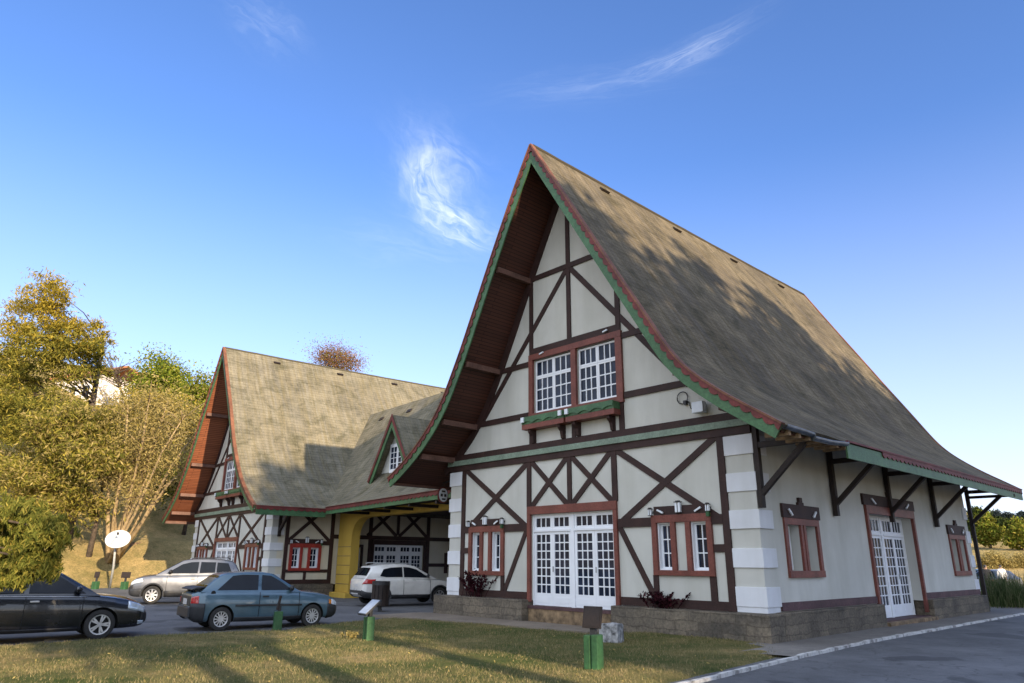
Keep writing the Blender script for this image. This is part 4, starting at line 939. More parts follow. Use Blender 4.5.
# ------------------------------------------------------------------ cars
def catmull(pts, n):
    p = np.array(pts, float); q = np.vstack([2*p[0]-p[1], p, 2*p[-1]-p[-2]]); out = []
    for i in range(len(p)-1):
        p0, p1, p2, p3 = q[i:i+4]
        for t in np.linspace(0, 1, n, endpoint=False):
            out.append(.5*((2*p1)+(p2-p0)*t+(2*p0-5*p1+4*p2-p3)*t*t+(3*p1-p0-3*p2+p3)*t**3))
    out.append(p[-1]); return np.array(out)
class Car:
    """x forward from the rear bumper to the front one, y left, z up"""
    TS = np.array([(0, 0), (.72, 0), (.90, .035), (.975, .16), (.995, .38), (1.0, .60), (.985, .80), (.955, .93), (.88, .985), (.55, 1.0), (0, 1.0)])
    def __init__(s, name, label, loc, heading, W, st, paint, wr, axles, group=None, track=.0):
        s.root = empty(name, label, 'car', loc, heading, group)
        s.W = W; s.paint = paint; s.wr = wr; s.axles = axles
        a = np.array(st, float)   # x, zbottom, ztop, half-width factor, crown
        s.st = a
        xs = np.linspace(a[0, 0], a[-1, 0], 64); s.xs = np.unique(np.r_[xs, a[:, 0]])
        cs = catmull(s.TS, 3); s.cs = cs; s.ct = np.linspace(0, 1, len(cs))
    def row(s, x):
        a = s.st; f = lambda k: float(np.interp(x, a[:, 0], a[:, k])); return f(1), f(2), f(3)*s.W/2, f(4)
    def S(s, x, t, side=1, off=0):
        zb, zt, w, cr = s.row(x); yy = float(np.interp(t, s.ct, s.cs[:, 0])); zz = float(np.interp(t, s.ct, s.cs[:, 1]))
        z = zb+(zt-zb)*zz+cr*(1-yy*yy)*(1 if zz > .9 else 0); p = Vector((x, side*w*yy, z))
        if off:
            e = 1e-3; t0, t1 = max(0, t-.02), min(1, t+.02); dx = s.S(min(x+.03, s.st[-1, 0]), t, side)-s.S(max(x-.03, s.st[0, 0]), t, side); dt = s.S(x, t1, side)-s.S(x, t0, side)
            n = dt.cross(dx)*side
            if n.length > 1e-9: p += n.normalized()*off
        return p
    def body(s):
        mb = MB(); n = len(s.cs); rows = []
        for x in s.xs:
            rows.append([s.S(x, t, 1) for t in s.ct]+[s.S(x, t, -1) for t in s.ct[::-1][1:-1]])
        m = len(rows[0]); vs = [p for r in rows for p in r]
        fs = [(i*m+k, i*m+(k+1) % m, (i+1)*m+(k+1) % m, (i+1)*m+k) for i in range(len(rows)-1) for k in range(m)]
        fs += [tuple(range(m)), tuple((len(rows)-1)*m+k for k in range(m-1, -1, -1))]
        mb.add(vs, fs); o = mb.build('body', s.paint, s.root, smooth=True)
        c = MB()
        for ax in s.axles:
            for sd in (1, -1):
                c.lathe([(0.001, 0), (s.wr+.055, 0), (s.wr+.055, .42), (0.001, .42)], 32, Matrix.Translation((ax, sd*(s.W/2+.12), s.wr)) @ Matrix.Rotation(rad(90*sd), 4, 'X'))
        boolean_cut(o, c, 'void'); o.data.set_sharp_from_angle(angle=rad(35)); s.b = o; return o
    def patch(s, nm, mat, x0, x1, t0, t1, off=.012, sides=(1, -1), par=None, nx=10, nt_=6, thick=True, sx=None):
        for sd in sides:
            vs = []; fs = []
            X = np.linspace(x0, x1, nx); Tt = np.linspace(t0, t1, nt_)
            for x in X:
                for t in Tt: vs.append(s.S(x+(sx(t) if sx else 0), t, sd, off))
            for i in range(nx-1):
                for k in range(nt_-1): fs.append((i*nt_+k, i*nt_+k+1, (i+1)*nt_+k+1, (i+1)*nt_+k))
            mb = MB(); mb.add(vs, fs); o = mb.build(nm, mat, par or s.root, smooth=True)
            sol = o.modifiers.new('thickness', 'SOLIDIFY'); sol.thickness = .02; sol.offset = 0
    def cabin(s, prof, zb, wb, zr, wr_, mat=None):
        """prof: (x, z) from rear base over the roof to the windscreen base"""
        s.cab = np.array(prof, float); s.cz = (zb, wb, zr, wr_)
        cw = s.cw; P = s.cab; mb = MB(); vs = []; cols = []
        d = np.gradient(P, axis=0); d /= np.linalg.norm(d, axis=1)[:, None]; nn = np.c_[-d[:, 1], d[:, 0]]; nn *= np.where(nn[:, 1:2] < 0, -1, 1)
        for (x, z), (nx, nz) in zip(P, nn):
            w = cw(z); k = .05*min(1, max(0, (z-zb)/.12))
            cols.append([(x-nx*k, w, z-nz*k), (x-nx*k*.25, w-.035, z-nz*k*.25), (x, w-.10, z), (x+nx*.012, w*.5, z+nz*.012), (x+nx*.018, 0, z+nz*.018), (x+nx*.012, -w*.5, z+nz*.012), (x, -w+.10, z), (x-nx*k*.25, -w+.035, z-nz*k*.25), (x-nx*k, -w, z-nz*k)])
        m = 9; vs = [p for c in cols for p in c]; fs = [(i*m+k, i*m+k+1, (i+1)*m+k+1, (i+1)*m+k) for i in range(len(P)-1) for k in range(m-1)]
        fs += [tuple(i*m for i in range(len(P))), tuple(i*m+m-1 for i in range(len(P)-1, -1, -1))]
        fs.append(tuple(list(range(m))[::-1]+[(len(P)-1)*m+k for k in range(m)]))
        mb.add(vs, fs); o = mb.build('cabin', mat or s.paint, s.root, smooth=True); o.data.set_sharp_from_angle(angle=rad(40))
    def cw(s, z): zb, wb, zr, wt = s.cz; return wb+(wt-wb)*(z-zb)/(zr-zb)
    def side_glass(s, polys, mat='cglass', nm='side_window', off=.006):
        for poly in polys:
            for sd in (1, -1):
                pts = [(x, sd*(s.cw(z)+off), z) for x, z in poly]
                mb = MB(); mb.prism(pts, (0, -sd*.012, 0)); mb.build(nm, mat, s.root)
    def screen(s, a, b, f, nm, inset=.10, mat='cglass', n=7):
        """glass on the cabin strip between profile points a and b"""
        (xa, za), (xb, zb) = a, b; d = np.array((xb-xa, zb-za)); L = np.linalg.norm(d); d /= L; n_ = np.array((-d[1], d[0]));
        if n_[1] < 0: n_ = -n_
        vs = []
        for q in (f, 1-f*.6):
            for k in np.linspace(-1, 1, n):
                x = xa+(xb-xa)*q; z = za+(zb-za)*q; w = s.cw(z)-inset; lift = .010+.018*(1-k*k)
                vs.append((x+n_[0]*lift, k*w, z+n_[1]*lift))
        mb = MB(); mb.add(vs, [(i, i+1, n+i+1, n+i) for i in range(n-1)]); mb.build(nm, mat, s.root, smooth=True)
    def wheels(s, rim, spokes, rim_r, track=.0, style='spoke', tw=.20):
        for ax in s.axles:
            for sd in (1, -1):
                y = sd*(s.W/2-.015-track); Mx = Matrix.Translation((ax, y, s.wr)) @ Matrix.Rotation(rad(-90*sd), 4, 'X')
                w = MB(); R = s.wr
                w.lathe([(rim_r*.96, -tw), (R*.93, -tw), (R, -tw+.03), (R, -.03), (R*.97, -.008), (R*.90, 0), (rim_r, -.006), (rim_r*.97, -.03), (rim_r*.97, -tw)], 40, Mx)
                wh = w.build('wheel', 'rubber', s.root, smooth=True); wh.data.set_sharp_from_angle(angle=rad(35))
                r = MB(); r.cur = 0
                r.lathe([(rim_r*.985, -.012), (rim_r, -.001), (rim_r*.90, -.004), (rim_r*.86, -.022), (rim_r*.86, -.05)], 40, Mx)
                r.lathe([(0, -.004), (rim_r*.19, -.006), (rim_r*.21, -.03), (rim_r*.2, -.06)], 20, Mx)
                for k in range(spokes):
                    a = 2*math.pi*k/spokes
                    offs = (0,) if style == 'spoke' else ((-.16, .16) if style == 'twin' else (0,))
                    for of in offs:
                        p = Mx @ Vector((math.cos(a+of*.6)*rim_r*.14, math.sin(a+of*.6)*rim_r*.14, -.016)); q = Mx @ Vector((math.cos(a+of)*rim_r*.89, math.sin(a+of)*rim_r*.89, -.016))
                        wd_ = rim_r*(.17 if style == 'twin' else (.26 if spokes < 9 else .15)); r.bar(p, q, wd_, .022, (0, 1, 0))
                r.cur = 1; r.lathe([(0, -.055), (rim_r*.96, -.055)], 32, Mx); r.build('rim', [rim, 'void'], wh, smooth=False)
    def box(s, nm, mat, x0, x1, y0, y1, z0, z1, bevel=.01, both=False, par=None):
        for sd in ((1, -1) if both else (1,)):
            MB().box(x0, x1, min(sd*y0, sd*y1), max(sd*y0, sd*y1), z0, z1).build(nm, mat, par or s.root, bevel=bevel)
    def mirrors(s, x, z, mat):
        for sd in (1, -1):
            w = s.cw(z); mb = MB(); c = Vector((x, sd*(w+.13), z)); vs = []
            for i in range(7):
                t = math.pi*(i/6-.5)
                for k in range(10): a = 2*math.pi*k/10; vs.append((c.x+.07*math.cos(t)*math.cos(a)+.02*math.sin(t), c.y+.105*math.sin(t), c.z+.075*math.cos(t)*math.sin(a)))
            mb.add(vs, [(i*10+k, i*10+(k+1) % 10, (i+1)*10+(k+1) % 10, (i+1)*10+k) for i in range(6) for k in range(10)])
            mb.box(x-.02, x+.03, min(sd*(w-.02), sd*(w+.08)), max(sd*(w-.02), sd*(w+.08)), z-.06, z-.03); mb.build('mirror', mat, s.root, smooth=True)
    def seam(s, x, t0=.22, t1=.73):
        s.patch('door_seam', 'void', x-.006, x+.006, t0, t1, .001, nx=2, nt_=12)
    def handle(s, x, t, mat):
        for sd in (1, -1):
            p = s.S(x, t, sd, .018); MB().box(p.x-.085, p.x+.085, p.y-.014, p.y+.014, p.z-.018, p.z+.018).build('door_handle', mat, s.root, bevel=.006)

def hd(dx, dy): return math.atan2(dy, dx)

# blue three-door hatchback, nose to the right
c = Car('parked_car', 'teal blue three-door hatchback with black rear spoiler parked beside the lawn', (-11.66, -8.52, RZ), hd(.15, .985), 1.66,
        [(0, .36, .86, .78, .0), (.05, .30, .92, .86, .0), (.14, .25, .945, .94, .005), (.35, .22, .955, .985, .01), (.8, .20, .955, 1, .01), (1.6, .19, .945, 1, .01), (2.6, .19, .925, 1, .015), (3.0, .20, .90, .995, .03), (3.4, .21, .85, .98, .045), (3.75, .22, .79, .95, .045), (3.95, .25, .72, .90, .03), (4.03, .30, .64, .83, .01), (4.06, .36, .56, .76, 0)],
        'paint_teal', .285, (.78, 3.30))
c.body(); c.cabin([(.20, .93), (.52, 1.20), (.74, 1.345), (.95, 1.385), (1.4, 1.405), (1.85, 1.40), (2.12, 1.365), (2.45, 1.19), (2.92, .90)], .92, .775, 1.40, .60)
c.side_glass([[(1.70, .965), (1.72, 1.335), (1.28, 1.345), (1.02, 1.315), (.62, .975)], [(1.80, .96), (1.82, 1.335), (2.06, 1.315), (2.30, 1.19), (2.68, .955)]])
c.screen((.20, .93), (.74, 1.345), .16, 'rear_screen', .09); c.screen((2.92, .90), (2.12, 1.365), .08, 'windscreen', .07)
c.wheels('rim', 12, .185, style='many')
c.patch('bumper', 'bumper', .008, .34, .14, .50, .022); c.patch('bumper', 'bumper', 3.74, 4.05, .14, .52, .018)
c.patch('side_moulding', 'bumper', 1.12, 2.96, .455, .485, .010); c.patch('sill', 'bumper', 1.13, 2.95, .20, .30, .006)
c.box('rear_bumper', 'bumper', -.055, .02, -.70, .70, .32, .58, .03)
for sd in (1, -1): c.patch('tail_light', 'taillens', .01, .17, .48, .63, .012, (sd,)); c.patch('headlight', 'lens', 3.86, 4.03, .50, .66, .014, (sd,)); c.patch('indicator', 'amber', 3.78, 3.86, .52, .63, .012, (sd,))
c.box('number_plate', 'plate', -.022, -.004, -.21, .21, .62, .76, .004); c.box('grille', 'dark', 4.045, 4.07, -.42, .42, .44, .55, .01); c.box('front_bumper', 'bumper', 4.03, 4.09, -.60, .60, .30, .42, .02)
c.box('tailgate_panel', 'bumper', -.012, .03, -.60, .60, .60, .84, .02)
mb = MB(); pr = [(-.02, 1.00), (.10, 1.045), (.30, 1.06), (.34, 1.035), (.12, 1.00), (-.01, .975)]
mb.prism([(x, -.66, z) for x, z in pr], (0, 1.32, 0)); mb.box(.12, .26, -.55, -.48, .93, 1.03); mb.box(.12, .26, .48, .55, .93, 1.03); mb.build('spoiler', 'dark', c.root, bevel=.01)
c.root.scale = (.945, 1, 1.01); c.mirrors(2.62, 1.0, 'bumper'); c.seam(1.76, .28); c.seam(2.88, .28); c.handle(1.92, .61, 'dark')
for sd in (-1,): p = c.S(.52, .70, sd, .004); MB().lathe([(0, .004), (.055, .004), (.06, 0), (.06, -.01)], 16, Matrix.Translation(p) @ Matrix.Rotation(rad(90), 4, 'X')).build('fuel_cap', 'void', c.root)

# black sedan at the left edge, nose to the right
c = Car('parked_car', 'black sedan with chrome handles and alloy wheels, half under the drooping conifer bough', (-11.62, -14.12, RZ), hd(.085, .996), 1.72,
        [(0, .40, .92, .72, .0), (.06, .32, 1.0, .84, .0), (.18, .26, 1.03, .93, .01), (.5, .21, 1.04, .98, .015), (1.0, .19, 1.02, 1, .015), (2.0, .185, .985, 1, .015), (3.0, .19, .955, 1, .02), (3.35, .19, .93, .995, .035), (3.7, .20, .875, .98, .055), (4.0, .21, .815, .945, .06), (4.22, .22, .745, .88, .05), (4.36, .25, .66, .78, .03), (4.43, .30, .56, .66, .01), (4.45, .36, .48, .58, 0)],
        'paint_black', .315, (.85, 3.45))
c.body(); c.cabin([(.55, 1.01), (1.0, 1.30), (1.35, 1.43), (1.8, 1.475), (2.2, 1.475), (2.55, 1.42), (2.95, 1.19), (3.38, .93)], .95, .80, 1.47, .61)
c.side_glass([[(1.08, 1.02), (1.55, 1.39), (1.92, 1.415), (1.90, 1.02)], [(1.99, 1.015), (2.01, 1.415), (2.26, 1.415), (2.52, 1.36), (3.08, .99)]])
c.screen((3.38, .93), (2.55, 1.42), .08, 'windscreen', .07); c.screen((.55, 1.01), (1.35, 1.43), .1, 'rear_screen', .08)
c.wheels('rim', 5, .215, style='twin')
c.patch('waist_trim', 'rim', 1.05, 3.12, .705, .722, .006, nx=14, nt_=2); c.patch('headlight', 'lens', 3.98, 4.36, .54, .72, .010); c.patch('fog_light', 'lens', 4.24, 4.36, .28, .36, .010); c.patch('grille', 'dark', 4.30, 4.44, .30, .60, .008)
c.patch('tail_light', 'taillens', .03, .28, .50, .68, .008); c.mirrors(2.92, 1.08, 'paint_black'); c.seam(1.95); c.seam(3.05); c.seam(1.0, .42); c.handle(2.12, .61, 'rim'); c.handle(1.18, .61, 'rim')
c.box('number_plate', 'plate', 4.43, 4.46, -.2, .2, .34, .44, .004); c.patch('sill', 'dark', 1.2, 3.05, .19, .27, .004)

# silver crossover, nose to the left, in front of the left hall
c = Car('parked_car', 'silver crossover with dark wheel-arch cladding and white wheels facing left beside the left hall', (-23.30, -2.15, RZ), hd(-.36, -.93), 1.76,
        [(0, .42, .98, .78, 0), (.05, .34, 1.05, .88, 0), (.15, .30, 1.07, .95, 0), (.5, .26, 1.07, .985, .01), (1.2, .25, 1.05, 1, .01), (2.4, .25, 1.02, 1, .015), (2.95, .25, 1.02, .995, .03), (3.35, .26, 1.0, .98, .045), (3.7, .27, .955, .95, .05), (3.93, .29, .89, .88, .04), (4.06, .33, .79, .78, .02), (4.11, .40, .68, .66, 0)],
        'paint_silver', .325, (.74, 3.27))
c.body(); c.cabin([(.06, 1.05), (.26, 1.40), (.42, 1.54), (.8, 1.61), (1.4, 1.635), (1.95, 1.62), (2.3, 1.56), (2.7, 1.34), (3.25, 1.02)], 1.0, .80, 1.63, .63)
c.side_glass([[(.42, 1.13), (.58, 1.47), (1.0, 1.50), (1.0, 1.12)], [(1.06, 1.12), (1.06, 1.505), (1.62, 1.515), (1.64, 1.10)], [(1.71, 1.10), (1.70, 1.515), (1.98, 1.505), (2.30, 1.43), (2.86, 1.09)]], 'cglass')
c.screen((3.25, 1.02), (2.3, 1.56), .08, 'windscreen', .07); c.screen((.06, 1.05), (.42, 1.54), .15, 'rear_screen', .1)
c.wheels('rim', 8, .215, style='spoke')
c.root.scale = (1.03, 1.03, 1.08); c.patch('cladding', 'bumper', 1.15, 2.84, .16, .36, .010); c.patch('cladding', 'bumper', 3.66, 4.10, .12, .42, .014); c.patch('cladding', 'bumper', .01, .36, .12, .42, .014)
for ax in c.axles:       # arch trim rings
    for sd in (1, -1):
        mb = MB(); pts = [(ax+.405*math.cos(a), sd*(c.W/2-.005), .325+.405*math.sin(a)) for a in np.linspace(-.15, math.pi+.15, 18)]; mb.tube(pts, [.038]*18, 6); mb.build('arch_trim', 'bumper', c.root)
c.patch('headlight', 'lens', 3.66, 4.06, .56, .70, .012); c.patch('grille', 'dark', 3.98, 4.11, .36, .54, .012); c.patch('tail_light', 'taillens', .02, .25, .54, .70, .010)
mb = MB()
for sd in (1, -1): mb.tube([(.5, sd*.60, 1.62), (.6, sd*.60, 1.67), (1.9, sd*.60, 1.67), (2.0, sd*.60, 1.62)], [.02]*4, 6)
mb.build('roof_rails', 'dark', c.root); c.mirrors(2.70, 1.16, 'dark'); c.seam(1.68); c.seam(2.80); c.handle(1.86, .61, 'paint_silver'); c.handle(1.1, .61, 'paint_silver')

# white crossover inside the gateway, tail towards us
c = Car('parked_car', 'white crossover with red tail lights driving into the covered gateway', (-17.55, .10, RZ+.05), hd(.20, .98), 1.74,
        [(0, .46, .92, .74, 0), (.04, .38, .99, .86, 0), (.14, .31, 1.02, .94, 0), (.5, .26, 1.03, .985, .01), (1.2, .25, 1.01, 1, .01), (2.4, .25, .98, 1, .015), (2.95, .25, .965, .995, .03), (3.4, .26, .92, .98, .05), (3.8, .27, .85, .94, .05), (4.02, .30, .76, .86, .03), (4.12, .36, .64, .74, .01), (4.15, .42, .56, .64, 0)],
        'paint_white', .325, (.76, 3.30))
c.body(); c.cabin([(.10, 1.01), (.32, 1.32), (.40, 1.46), (.8, 1.54), (1.4, 1.56), (1.9, 1.545), (2.25, 1.48), (2.65, 1.26), (3.18, .965)], .98, .80, 1.56, .62)
c.side_glass([[(.70, 1.10), (.86, 1.36), (1.16, 1.42), (1.66, 1.445), (1.66, 1.06), (.95, 1.06)], [(1.72, 1.055), (1.72, 1.445), (1.96, 1.43), (2.28, 1.35), (2.84, 1.03)]])
c.screen((.10, 1.01), (.40, 1.46), .22, 'rear_screen', .10); c.screen((3.18, .965), (2.25, 1.48), .08, 'windscreen', .07)
c.wheels('rim', 7, .215)
c.patch('tail_light', 'taillens', .012, .42, .55, .70, .014, sx=lambda t: .10*(t-.55)/.15); c.patch('bumper', 'bumper', .006, .36, .10, .36, .014); c.patch('cladding', 'bumper', 1.16, 2.88, .16, .32, .010)
c.box('rear_bumper', 'bumper', -.035, .03, -.62, .62, .40, .56, .02); c.box('number_plate', 'plate', -.01, .01, -.2, .2, .70, .81, .004); c.box('skid_plate', 'greymetal', -.05, -.03, -.4, .4, .41, .46, .004)
for sd in (1, -1):
    for ax in c.axles:
        mb = MB(); pts = [(ax+.40*math.cos(a), sd*(c.W/2-.005), .325+.40*math.sin(a)) for a in np.linspace(-.15, math.pi+.15, 18)]; mb.tube(pts, [.032]*18, 6); mb.build('arch_trim', 'bumper', c.root)
mb = MB()
for sd in (1, -1): mb.tube([(.55, sd*.58, 1.55), (.65, sd*.58, 1.60), (1.9, sd*.58, 1.59), (2.0, sd*.58, 1.54)], [.018]*4, 6)
mb.build('roof_rails', 'greymetal', c.root); c.mirrors(2.72, 1.10, 'dark'); c.seam(1.69); c.seam(2.86); c.handle(1.82, .61, 'paint_white'); c.handle(1.0, .61, 'paint_white')

# ------------------------------------------------------------------ trees and plants
def card_mesh(name, C, size, mat, parent=None, long=1.0, droop=0.0, seed=0):
    """many leaf-sized quads centred on the rows of C"""
    rg = np.random.default_rng(seed); n = len(C)
    d = rg.normal(size=(n, 3)); d[:, 2] -= droop; d /= np.linalg.norm(d, axis=1)[:, None]
    e = rg.normal(size=(n, 3)); e -= d*(e*d).sum(1)[:, None]; e /= np.linalg.norm(e, axis=1)[:, None]
    s = size*rg.uniform(.55, 1.35, n)[:, None]; a = d*s*long; b = e*s*.55
    V = np.stack([C-a, C+b*.9-a*.1, C+a, C-b*.9-a*.1], 1).reshape(-1, 3)
    me = bpy.data.meshes.new(name); me.vertices.add(4*n); me.vertices.foreach_set('co', V.ravel()); me.loops.add(4*n); me.loops.foreach_set('vertex_index', np.arange(4*n, dtype=np.int32))
    me.polygons.add(n); me.polygons.foreach_set('loop_start', np.arange(0, 4*n, 4, dtype=np.int32)); me.materials.append(M[mat]); me.update(calc_edges=True)
    o = bpy.data.objects.new(name, me); COL.objects.link(o)
    if parent: o.parent = parent
    return o
def clumps(blobs, nclump, per, spread, seed, shell=.55):
    """leaf positions: clumps scattered through ellipsoids (x, y, z, rx, ry, rz, weight)"""
    rg = np.random.default_rng(seed); B = np.array([b[:6] for b in blobs]); w = np.array([b[6] if len(b) > 6 else b[3]*b[4]*b[5] for b in blobs], float); w /= w.sum()
    idx = rg.choice(len(B), nclump, p=w); d = rg.normal(size=(nclump, 3)); d /= np.linalg.norm(d, axis=1)[:, None]
    r = rg.uniform(shell, 1.0, nclump)[:, None]; c = B[idx, :3]+d*r*B[idx, 3:6]
    k = rg.uniform(.5, 1.5, nclump)[:, None, None]
    P = c[:, None, :]+rg.normal(size=(nclump, per, 3))*spread*k*np.array([1, 1, .65])
    return c, P.reshape(-1, 3)
def tree(name, label, loc, trunk, blobs, mat, nclump=150, per=40, spread=.45, size=.16, bark='bark', group=None, seed=1, limbs=14, r0=.28, cat='tree', long=1.0, droop=0, mat2=None, frac2=.3, shell=.55, top_only2=None):
    T = empty(name, label, cat, loc, 0, group); rg = random.Random(seed)
    c, P = clumps(blobs, nclump, per, spread, seed, shell)
    mb = MB(); n = len(trunk)
    mb.tube(trunk, [r0*(1-.72*i/(n-1)) for i in range(n)], 10)
    tr = np.array(trunk, float)
    for i in rg.sample(range(len(c)), min(limbs, len(c))):
        q = c[i]; zi_ = q[2]-abs(rg.gauss(.8, .5))-.25*np.hypot(q[0]-tr[-1, 0], q[1]-tr[-1, 1]); zi_ = min(max(zi_, tr[0, 2]+.25*(tr[-1, 2]-tr[0, 2])), tr[-1, 2])
        p = np.array([np.interp(zi_, tr[:, 2], tr[:, k]) for k in range(3)]); m = (p+q)/2+np.array([rg.gauss(0, .12), rg.gauss(0, .12), rg.uniform(.0, .5)])*np.linalg.norm(q-p)*.25
        r = r0*rg.uniform(.09, .2); mb.tube([p, m, q], [r, r*.65, r*.18], 6)
    mb.build('trunk', bark, T, smooth=True)
    if mat2:
        g = np.random.default_rng(seed+5); k = g.random(len(P)) < frac2
        if top_only2 is not None: k = (P[:, 2]+g.normal(size=len(P))*.8 > top_only2)
        card_mesh('crown', P[~k], size, mat, T, long, droop, seed); card_mesh('crown', P[k], size, mat2, T, long, droop, seed+1)
    else: card_mesh('crown', P, size, mat, T, long, droop, seed)
    return T
def at(px, py, depth): d = R_*((px-512)/702.4)-U_*((py-341.5)/702.4)+W_; return CAM+d*depth
PXM = 702.4                                     # pixels per metre at depth 1
def px_blobs(base, depth, lst):
    """crown lobes given where they stand in the picture, at this tree's own distance"""
    out = []
    for (px, py, rx, ry, dz) in lst:
        p = at(px, py, depth+dz); s = (depth+dz)/PXM; out.append((p.x-base.x, p.y-base.y, p.z-base.z, rx*s, rx*s, ry*s*1.0, rx*ry))
    return out
def gbase(px, depth, h=None):
    p = at(px, 560, depth); return Vector((p.x, p.y, terrain(p.x, p.y)-.1 if h is None else h))

# tall olive tree at the left
b = gbase(62, 50); D_ = 50
tree('tall_tree', 'tall feathery olive tree with golden top at the left edge behind the black car', b, [(0, 0, 0), (.3, 0, 3), (-.2, .2, 7), (.2, 0, 11), (.1, 0, 15)],
     px_blobs(b, D_, [(42, 300, 26, 28, 0), (22, 318, 26, 22, 1), (60, 292, 14, 18, 0), (35, 345, 44, 22, 0), (15, 375, 40, 26, 1), (62, 352, 36, 24, 0), (82, 338, 28, 20, 0), (100, 344, 20, 13, 0), (84, 362, 30, 18, 1), (60, 322, 22, 20, 0), (72, 372, 26, 10, 0), (30, 410, 52, 26, 0), (20, 450, 50, 30, 1), (75, 430, 32, 20, -1), (50, 475, 55, 26, 0), (0, 340, 30, 40, 2)]),
     'leaf_olive', 520, 85, .33, .070, seed=21, long=2.4, droop=.5, limbs=60, r0=.42, mat2='leaf_gold', top_only2=13.8, shell=.35)
b = gbase(88, 47)
tree('leafy_tree', 'olive bushy tree growing on the bank just left of the satellite dish', b, [(0, 0, 0), (.1, .1, 2.5), (.3, 0, 5)],
     px_blobs(b, 47, [(70, 430, 45, 26, 0), (108, 425, 20, 16, 1), (40, 480, 48, 30, 0), (95, 455, 30, 26, -1), (75, 500, 34, 22, 0)]), 'leaf_olive', 260, 95, .38, .078, seed=22, long=2.2, droop=.4, limbs=26, r0=.2, mat2='leaf_tan', frac2=.35, shell=.3)
# pale multi-stemmed tree
b = gbase(112, 47.5); Tm = empty('bare_tree', 'pale many-stemmed tree with sparse tan foliage fanning up beside the left hall', 'tree', b)
mb = MB(); tips = []; rg = random.Random(4)
for (px, py) in ((128, 405), (150, 395), (168, 400), (185, 415), (196, 432), (140, 430), (175, 450), (120, 440), (160, 425), (105, 460), (192, 462), (150, 470), (110, 420)):
    q = at(px, py, 48+rg.uniform(-2.5, 2.5))-b; s = Vector((rg.uniform(-.4, .4), rg.uniform(-.4, .4), 0)); m1 = s.lerp(q, .35)+Vector((0, 0, rg.uniform(-.3, .4))); m2 = s.lerp(q, .7)+Vector((rg.gauss(0, .2), rg.gauss(0, .2), rg.uniform(.0, .5)))
    r = rg.uniform(.09, .18); mb.tube([s, m1, m2, q], [r, r*.75, r*.5, r*.2], 7); tips.append(q); tips.append(m2)
    for _ in range(9):
        t = rg.uniform(.3, 1); o = m1.lerp(q, t); e = o+Vector((rg.gauss(0, .9), rg.gauss(0, .9), rg.uniform(.2, 1.3))); mb.tube([o, o.lerp(e, .5)+Vector((0, 0, .1)), e], [.035, .024, .008], 5); tips.append(e)
mb.build('trunk', 'bark_pale', Tm, smooth=True)
tp = np.array([tuple(t) for t in tips if t.z > 2.4]); g = np.random.default_rng(9); P = (tp[:, None, :]+g.normal(size=(len(tp), 110, 3))*np.array([.7, .7, .55])).reshape(-1, 3)
card_mesh('crown', P, .075, 'leaf_tan', Tm, 1.4, seed=8)
def bush_tree(px, depth, lst, label, mat, n=150, seed=1, size=.16, name='leafy_tree', mat2=None, h=None, group=None, limbs=10, frac2=.3, r0=.18):
    b = gbase(px, depth, h); tz = max(at(px, lst[0][1], depth).z-b.z, 1.0)
    return tree(name, label, b, [(0, 0, 0), (.1, .1, tz*.5), (0, .1, tz)], px_blobs(b, depth, lst), mat, n, 85, .5*depth/50, size*.6*depth/50, seed=seed, limbs=limbs, mat2=mat2, r0=r0, shell=.3, frac2=frac2, group=group)
bush_tree(156, 70, [(155, 370, 17, 16, 0), (163, 385, 22, 16, 0), (150, 392, 20, 14, 1), (172, 376, 10, 10, 0)], 'bright green small tree on the hilltop left of the gabled roof', 'leaf_green', 150, 31)
bush_tree(198, 66, [(203, 385, 14, 16, 0), (192, 405, 20, 22, 0), (212, 405, 18, 24, 1), (205, 430, 22, 22, -1)], 'yellow-green tree half hidden behind the left barge board', 'leaf_green', 150, 32, mat2='leaf_olive')
bush_tree(165, 60, [(165, 410, 34, 20, 0), (140, 430, 34, 28, 0), (185, 440, 26, 30, 1), (150, 465, 40, 26, 1), (120, 430, 24, 26, 2)], 'dry tan thicket tree on the slope behind the pale stems', 'leaf_tan', 420, 33, mat2='leaf_gold')
bush_tree(125, 64, [(128, 418, 28, 14, 0), (100, 430, 26, 18, 0), (145, 402, 12, 9, 0)], 'olive tree on the slope just below the white hilltop house', 'leaf_olive', 150, 34, mat2='leaf_tan')
bush_tree(180, 56, [(168, 480, 14, 18, 0), (178, 465, 14, 18, 1), (188, 490, 12, 18, 0)], 'dark green shrub tucked under the left eave of the far hall', 'leaf_green', 80, 35, name='shrub', mat2='leaf_dark')
bush_tree(20, 62, [(15, 400, 60, 50, 0), (-10, 440, 50, 50, 0), (60, 420, 40, 30, 0)], 'dense olive tree filling the slope behind the tall feathery tree', 'leaf_olive', 260, 36, mat2='leaf_tan')
bush_tree(338, 78, [(330, 356, 16, 8, 0), (348, 362, 14, 7, 0), (338, 362, 22, 10, 0)], 'rust-red tree crown showing above the ridge of the left hall', 'leaf_rust', 130, 37, size=.085, mat2='leaf_olive', frac2=.25)
b = gbase(112, 68); Tb = empty('bare_tree', 'leafless twiggy tree on the skyline above the white hilltop house', 'tree', b); mb = MB(); rg = random.Random(14); top = at(108, 360, 68)-b
mb.tube([(0, 0, 0), top*.5, top*.8], [.16, .1, .06], 6)
for _ in range(60):
    o = top*rg.uniform(.55, .85); e = o+Vector((rg.gauss(0, 1.2), rg.gauss(0, 1.2), rg.uniform(.4, 2.2))); mb.tube([o, o.lerp(e, .5)+Vector((0, 0, .15)), e], [.04, .028, .01], 4)
mb.build('trunk', 'bark', Tb)

